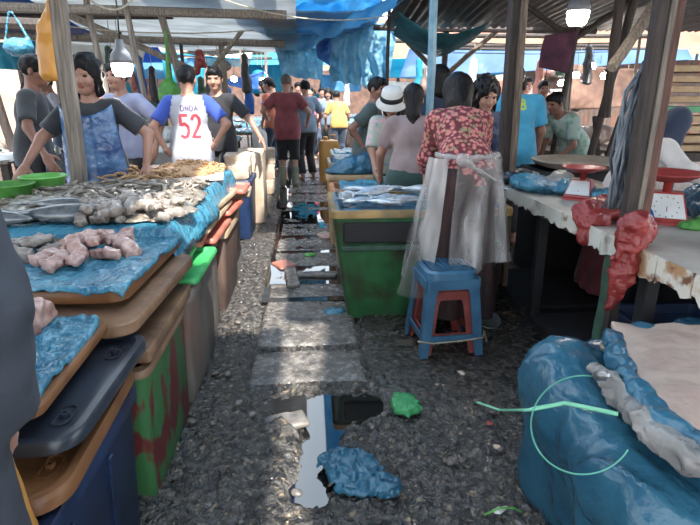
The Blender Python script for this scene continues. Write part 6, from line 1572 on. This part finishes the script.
for i, (px, py, Y_, lb) in enumerate(((592, 66, 9, 'upper small lamp in the far right stalls'), (576, 75, 9.5, 'small lamp below the upper one in the far right stalls'), (605, 76, 8.5, 'small lamp nearest the leaning dark post'), (562, 83, 9, 'faint small lamp left of the far right row'), (544, 89, 7.5, 'small lamp at the shoulder of the cyan tee'),
                                     (598, 81, 10, 'faintest small lamp between two brighter far right lamps'), (440, 91, 9, 'small lamp between the ponytailed and floral women'), (551, 110, 8, 'small low lamp right of the cyan tee'), (234, 79, 11, 'small lamp left of the maroon shirted man'), (263, 80, 12, 'small lamp just left of the grey haired man'))):
    lamp(lb, tuple(aY(px, py, Y_)), 1.25, 2.1, 30.0, 3, 'small')
# plank stack at right edge
for i in range(9):
    p = aY(690, 150 - i * 9, 3.9)
    lb = ['stack plank at the bottom of the pile at the right edge', 'plank one above the bottom of the right edge pile', 'third plank up in the right edge pile', 'fourth plank up in the right edge pile', 'greenish plank in the middle of the right edge pile', 'sixth plank up, pale, in the right edge pile', 'seventh plank up in the right edge pile', 'plank just under the topmost of the right edge pile', 'topmost plank of the pile at the right edge'][i]
    mb = MB(); mb.box((0, 0, 0), (.9, .25, .045), None, 0, .004); o = mb.build('plank', M['ply'] if i != 4 else M['greenp']); o.location = (2.95 + random.uniform(-.04, .04), 3.95, 1.02 + i * .07); o.rotation_euler = (0, 0, R(random.uniform(-4, 4)))
    tag(o, lb, 'plank', 'planks stacked at the right edge')
    if i == 0:
        tbx = empty('rack', (2.95, 3.95, 0), 0, 'brown rack carrying the planks at the right edge', 'rack')
        mb = MB(); mb.box((0, 0, .96), (1.0, .4, .06)); mb.build('shelf', M['wooddark'], tbx)
        for sx in (-1, 1):
            mb = MB(); mb.box((sx * .46, 0, .465), (.07, .35, .93)); mb.build('leg', M['wooddark'], tbx)
# hanging tarps, rags and poles crowding the middle distance
rr_ = random.Random(11)
where = ['left of the aisle', 'over the far left stalls', 'behind the numbered shirt', 'beyond the left lamp', 'past the maroon shirt', 'in front of the peach house', 'high over the distant left stalls']
i = 0
for (x, y, w, z0, z1, m, wh) in ((-4.6, 8.6, 1.2, 1.75, 2.15, 'tarpcyan', 'behind the profile man at far left'), (-3.3, 9.5, 1.3, 1.9, 2.2, 'foamwhite', 'between the left post and the lamp'), (-2.9, 11.0, 1.6, 1.7, 2.1, 'tarp', 'behind the left lamp, low'),
                           (-2.2, 10.2, .7, 1.35, 1.95, 'tarpcyan', 'behind the bright green net bag'), (-1.9, 12.5, 1.4, 2.0, 2.25, 'foamwhite', 'far behind the numbered shirt'), (-1.3, 11.8, .8, 1.5, 1.8, 'tarpdeep', 'right of the numbered shirt, small'),
                           (-1.0, 14.0, 1.0, 1.5, 2.1, 'tarpcyan', 'just left of the grey haired man'), (-3.9, 12.0, 1.5, 1.3, 1.8, 'redstone', 'deep in the far left stalls'), (-6.0, 9.5, 1.4, 1.2, 1.9, 'tarplight', 'at the extreme left'),
                           (-5.0, 7.6, .8, 1.0, 1.6, 'brick', 'low behind the profile man'), (.9, 14.5, 1.2, 1.5, 1.9, 'tarp', 'beyond the pleated curtain'), (2.2, 13, .9, 1.3, 1.7, 'foamwhite', 'under the turquoise awning'),
                           (3.6, 11.0, 1.0, 1.1, 1.6, 'redstone', 'under the dusty blue awning'), (5.4, 9.8, 1.5, 1.2, 1.9, 'brick', 'deep in the right stalls'), (4.6, 10.6, .9, 1.0, 1.6, 'foamwhite', 'behind the far right lamps')):
    T('hanging_cloth', '%s hanging %s' % ({'tarpcyan': 'turquoise tarp piece', 'foamwhite': 'white cloth', 'tarp': 'blue tarp piece', 'tarpdeep': 'dark blue tarp piece', 'tarplight': 'pale blue tarp piece', 'redstone': 'reddish cloth', 'brick': 'brown cloth'}[m], wh), 'cloth',
      [(x - w / 2, y, z1 + rr_.uniform(-.1, .1)), (x + w / 2, y + .2, z1 + rr_.uniform(-.1, .1)), (x + w / 2 - .1, y + .2, z0), (x - w / 2 + .05, y, z0 + rr_.uniform(-.1, .1))], m, 26, 20, .08, .02, 3, 50 + i, pleat=.02); i += 1
pl = [(-1.9, 8.9, 'left of the reddish rag'), (-2.7, 8.3, 'beside the dark green sack'), (-2.35, 9.9, 'behind the green net bag'), (-3.4, 7.9, 'between the left post and the lamp'), (-1.55, 10.8, 'far behind the numbered shirt'), (-1.15, 10.6, 'behind the orange top'),
      (-.95, 12.2, 'left of the maroon shirt, thin'), (-4.3, 8.8, 'behind the profile man'), (-3.8, 10.9, 'deep left'), (-2.0, 13.0, 'very far left'), (1.4, 10.3, 'under the turquoise awning, left end'), (2.3, 11.3, 'under the turquoise awning, middle'), (3.3, 11.5, 'under the dusty blue awning'),
      (4.0, 8.2, 'between the far right lamps'), (4.9, 8.0, 'right of the far right lamps'), (3.6, 7.5, 'beside the white shirted person'), (.85, 13.5, 'far right of the aisle end'), (-.75, 16.0, 'far left of the aisle end')]
for x, y, wh in pl:
    pole('thin stall pole ' + wh, x, y, x + rr_.uniform(-.12, .12), y, z1=2.35 + rr_.uniform(-.1, .1), r=rr_.uniform(.02, .04), m=rr_.choice(('wooddark', 'woodgrey', 'wood')))
# bundles, bags and wares hanging and standing among the middle and far stalls
bm_ = []
for k in range(3):
    V, F = sculpt([ell((0, 0, 0), (.11, .09, .16)), cone((0, 0, .1), (0, 0, .3), .05, .02)] if k == 0 else [ell((0, 0, 0), (.16, .12, .10)), ell((.1, 0, -.02), (.1, .1, .08))] if k == 1 else [cone((0, 0, .25), (.02, 0, -.25), .05, .08)], .02, .05, (), (), lambda X, Y, Z: .03 * fbm(X * 12, Y * 12, Z * 8, k + 2, 2))
    bm_.append((V, F))
cols = (('sackgreen', 'dark green'), ('navylid', 'dark grey'), ('redstone', 'dull red'), ('wooddark', 'dark brown'), ('tarpdeep', 'deep blue'), ('foam', 'beige'), ('black', 'black'), ('tarpcyan', 'turquoise'), ('white', 'white'), ('brownbox', 'brown'))
zones = (('between the apron woman and the numbered shirt', -3.4, -1.9, 6.8, 9.5), ('left of the maroon shirt', -2.2, -.95, 9.0, 12.5), ('behind the profile man', -5.5, -3.6, 6.5, 9.5), ('deep in the far left', -3.2, -1.2, 12.6, 15), ('beyond the pleated curtain', .9, 2.4, 9.5, 13.5), ('under the dusty blue awning', 2.6, 5.5, 8.5, 10.8), ('behind the far right lamps', 3.2, 7.2, 10.9, 12.4))
for zi, (zn, x0, x1, y0, y1) in enumerate(zones):
    for q_, yy in enumerate((y0 + .3, y1 - .3)):
        pole('%s beam holding bundles %s' % (('near', 'far')[q_], zn), x0 - .3, yy, x1 + .3, yy, 2.28, 2.30, r=.035, m='wooddark', name='roof_beam', cat='beam')
    for j in range(8):
        k = rr_.randrange(3); mk, cn = cols[(zi * 3 + j) % len(cols)]
        x, y = rr_.uniform(x0, x1), (y0 + .3 if j % 2 else y1 - .3); hang = True
        z = rr_.uniform(1.35, 2.0) if hang else .95
        o = sculpt_obj('hanging_bundle' if hang else 'bundle', [bm_[k]], M[mk], None, (x, y, z), (0, 0, rr_.uniform(0, 6)))
        tag(o, '%s bundle %s %s' % (cn, 'hanging' if hang else 'lying on a stall', zn), 'bundle', 'bundles ' + zn)
        if hang:
            mb = MB(); mb.tube([(0, 0, .2), (0, 0, 2.30 - z)], .006, 4); mb.build('string', M['rope'], o)

for (x0, y0, x1, y1, lb) in ((2.0, 9.0, 5.0, 9.0, 'wire carrying the far right lamps, middle one'), (1.9, 8.0, 4.4, 8.0, 'wire carrying the lamps near the cyan tee'), (2.6, 10.0, 5.4, 9.5, 'rearmost wire carrying the far right lamps'), (-2.6, 11.0, -.4, 12.0, 'wire carrying the lamps left of the maroon shirt')):
    mb = MB(); mb.tube([(x0, y0, 2.12), ((x0 + x1) / 2, (y0 + y1) / 2, 2.09), (x1, y1, 2.12)], .008, 5); tag(mb.build('wire', M['cable'], None, True), lb, 'wire')
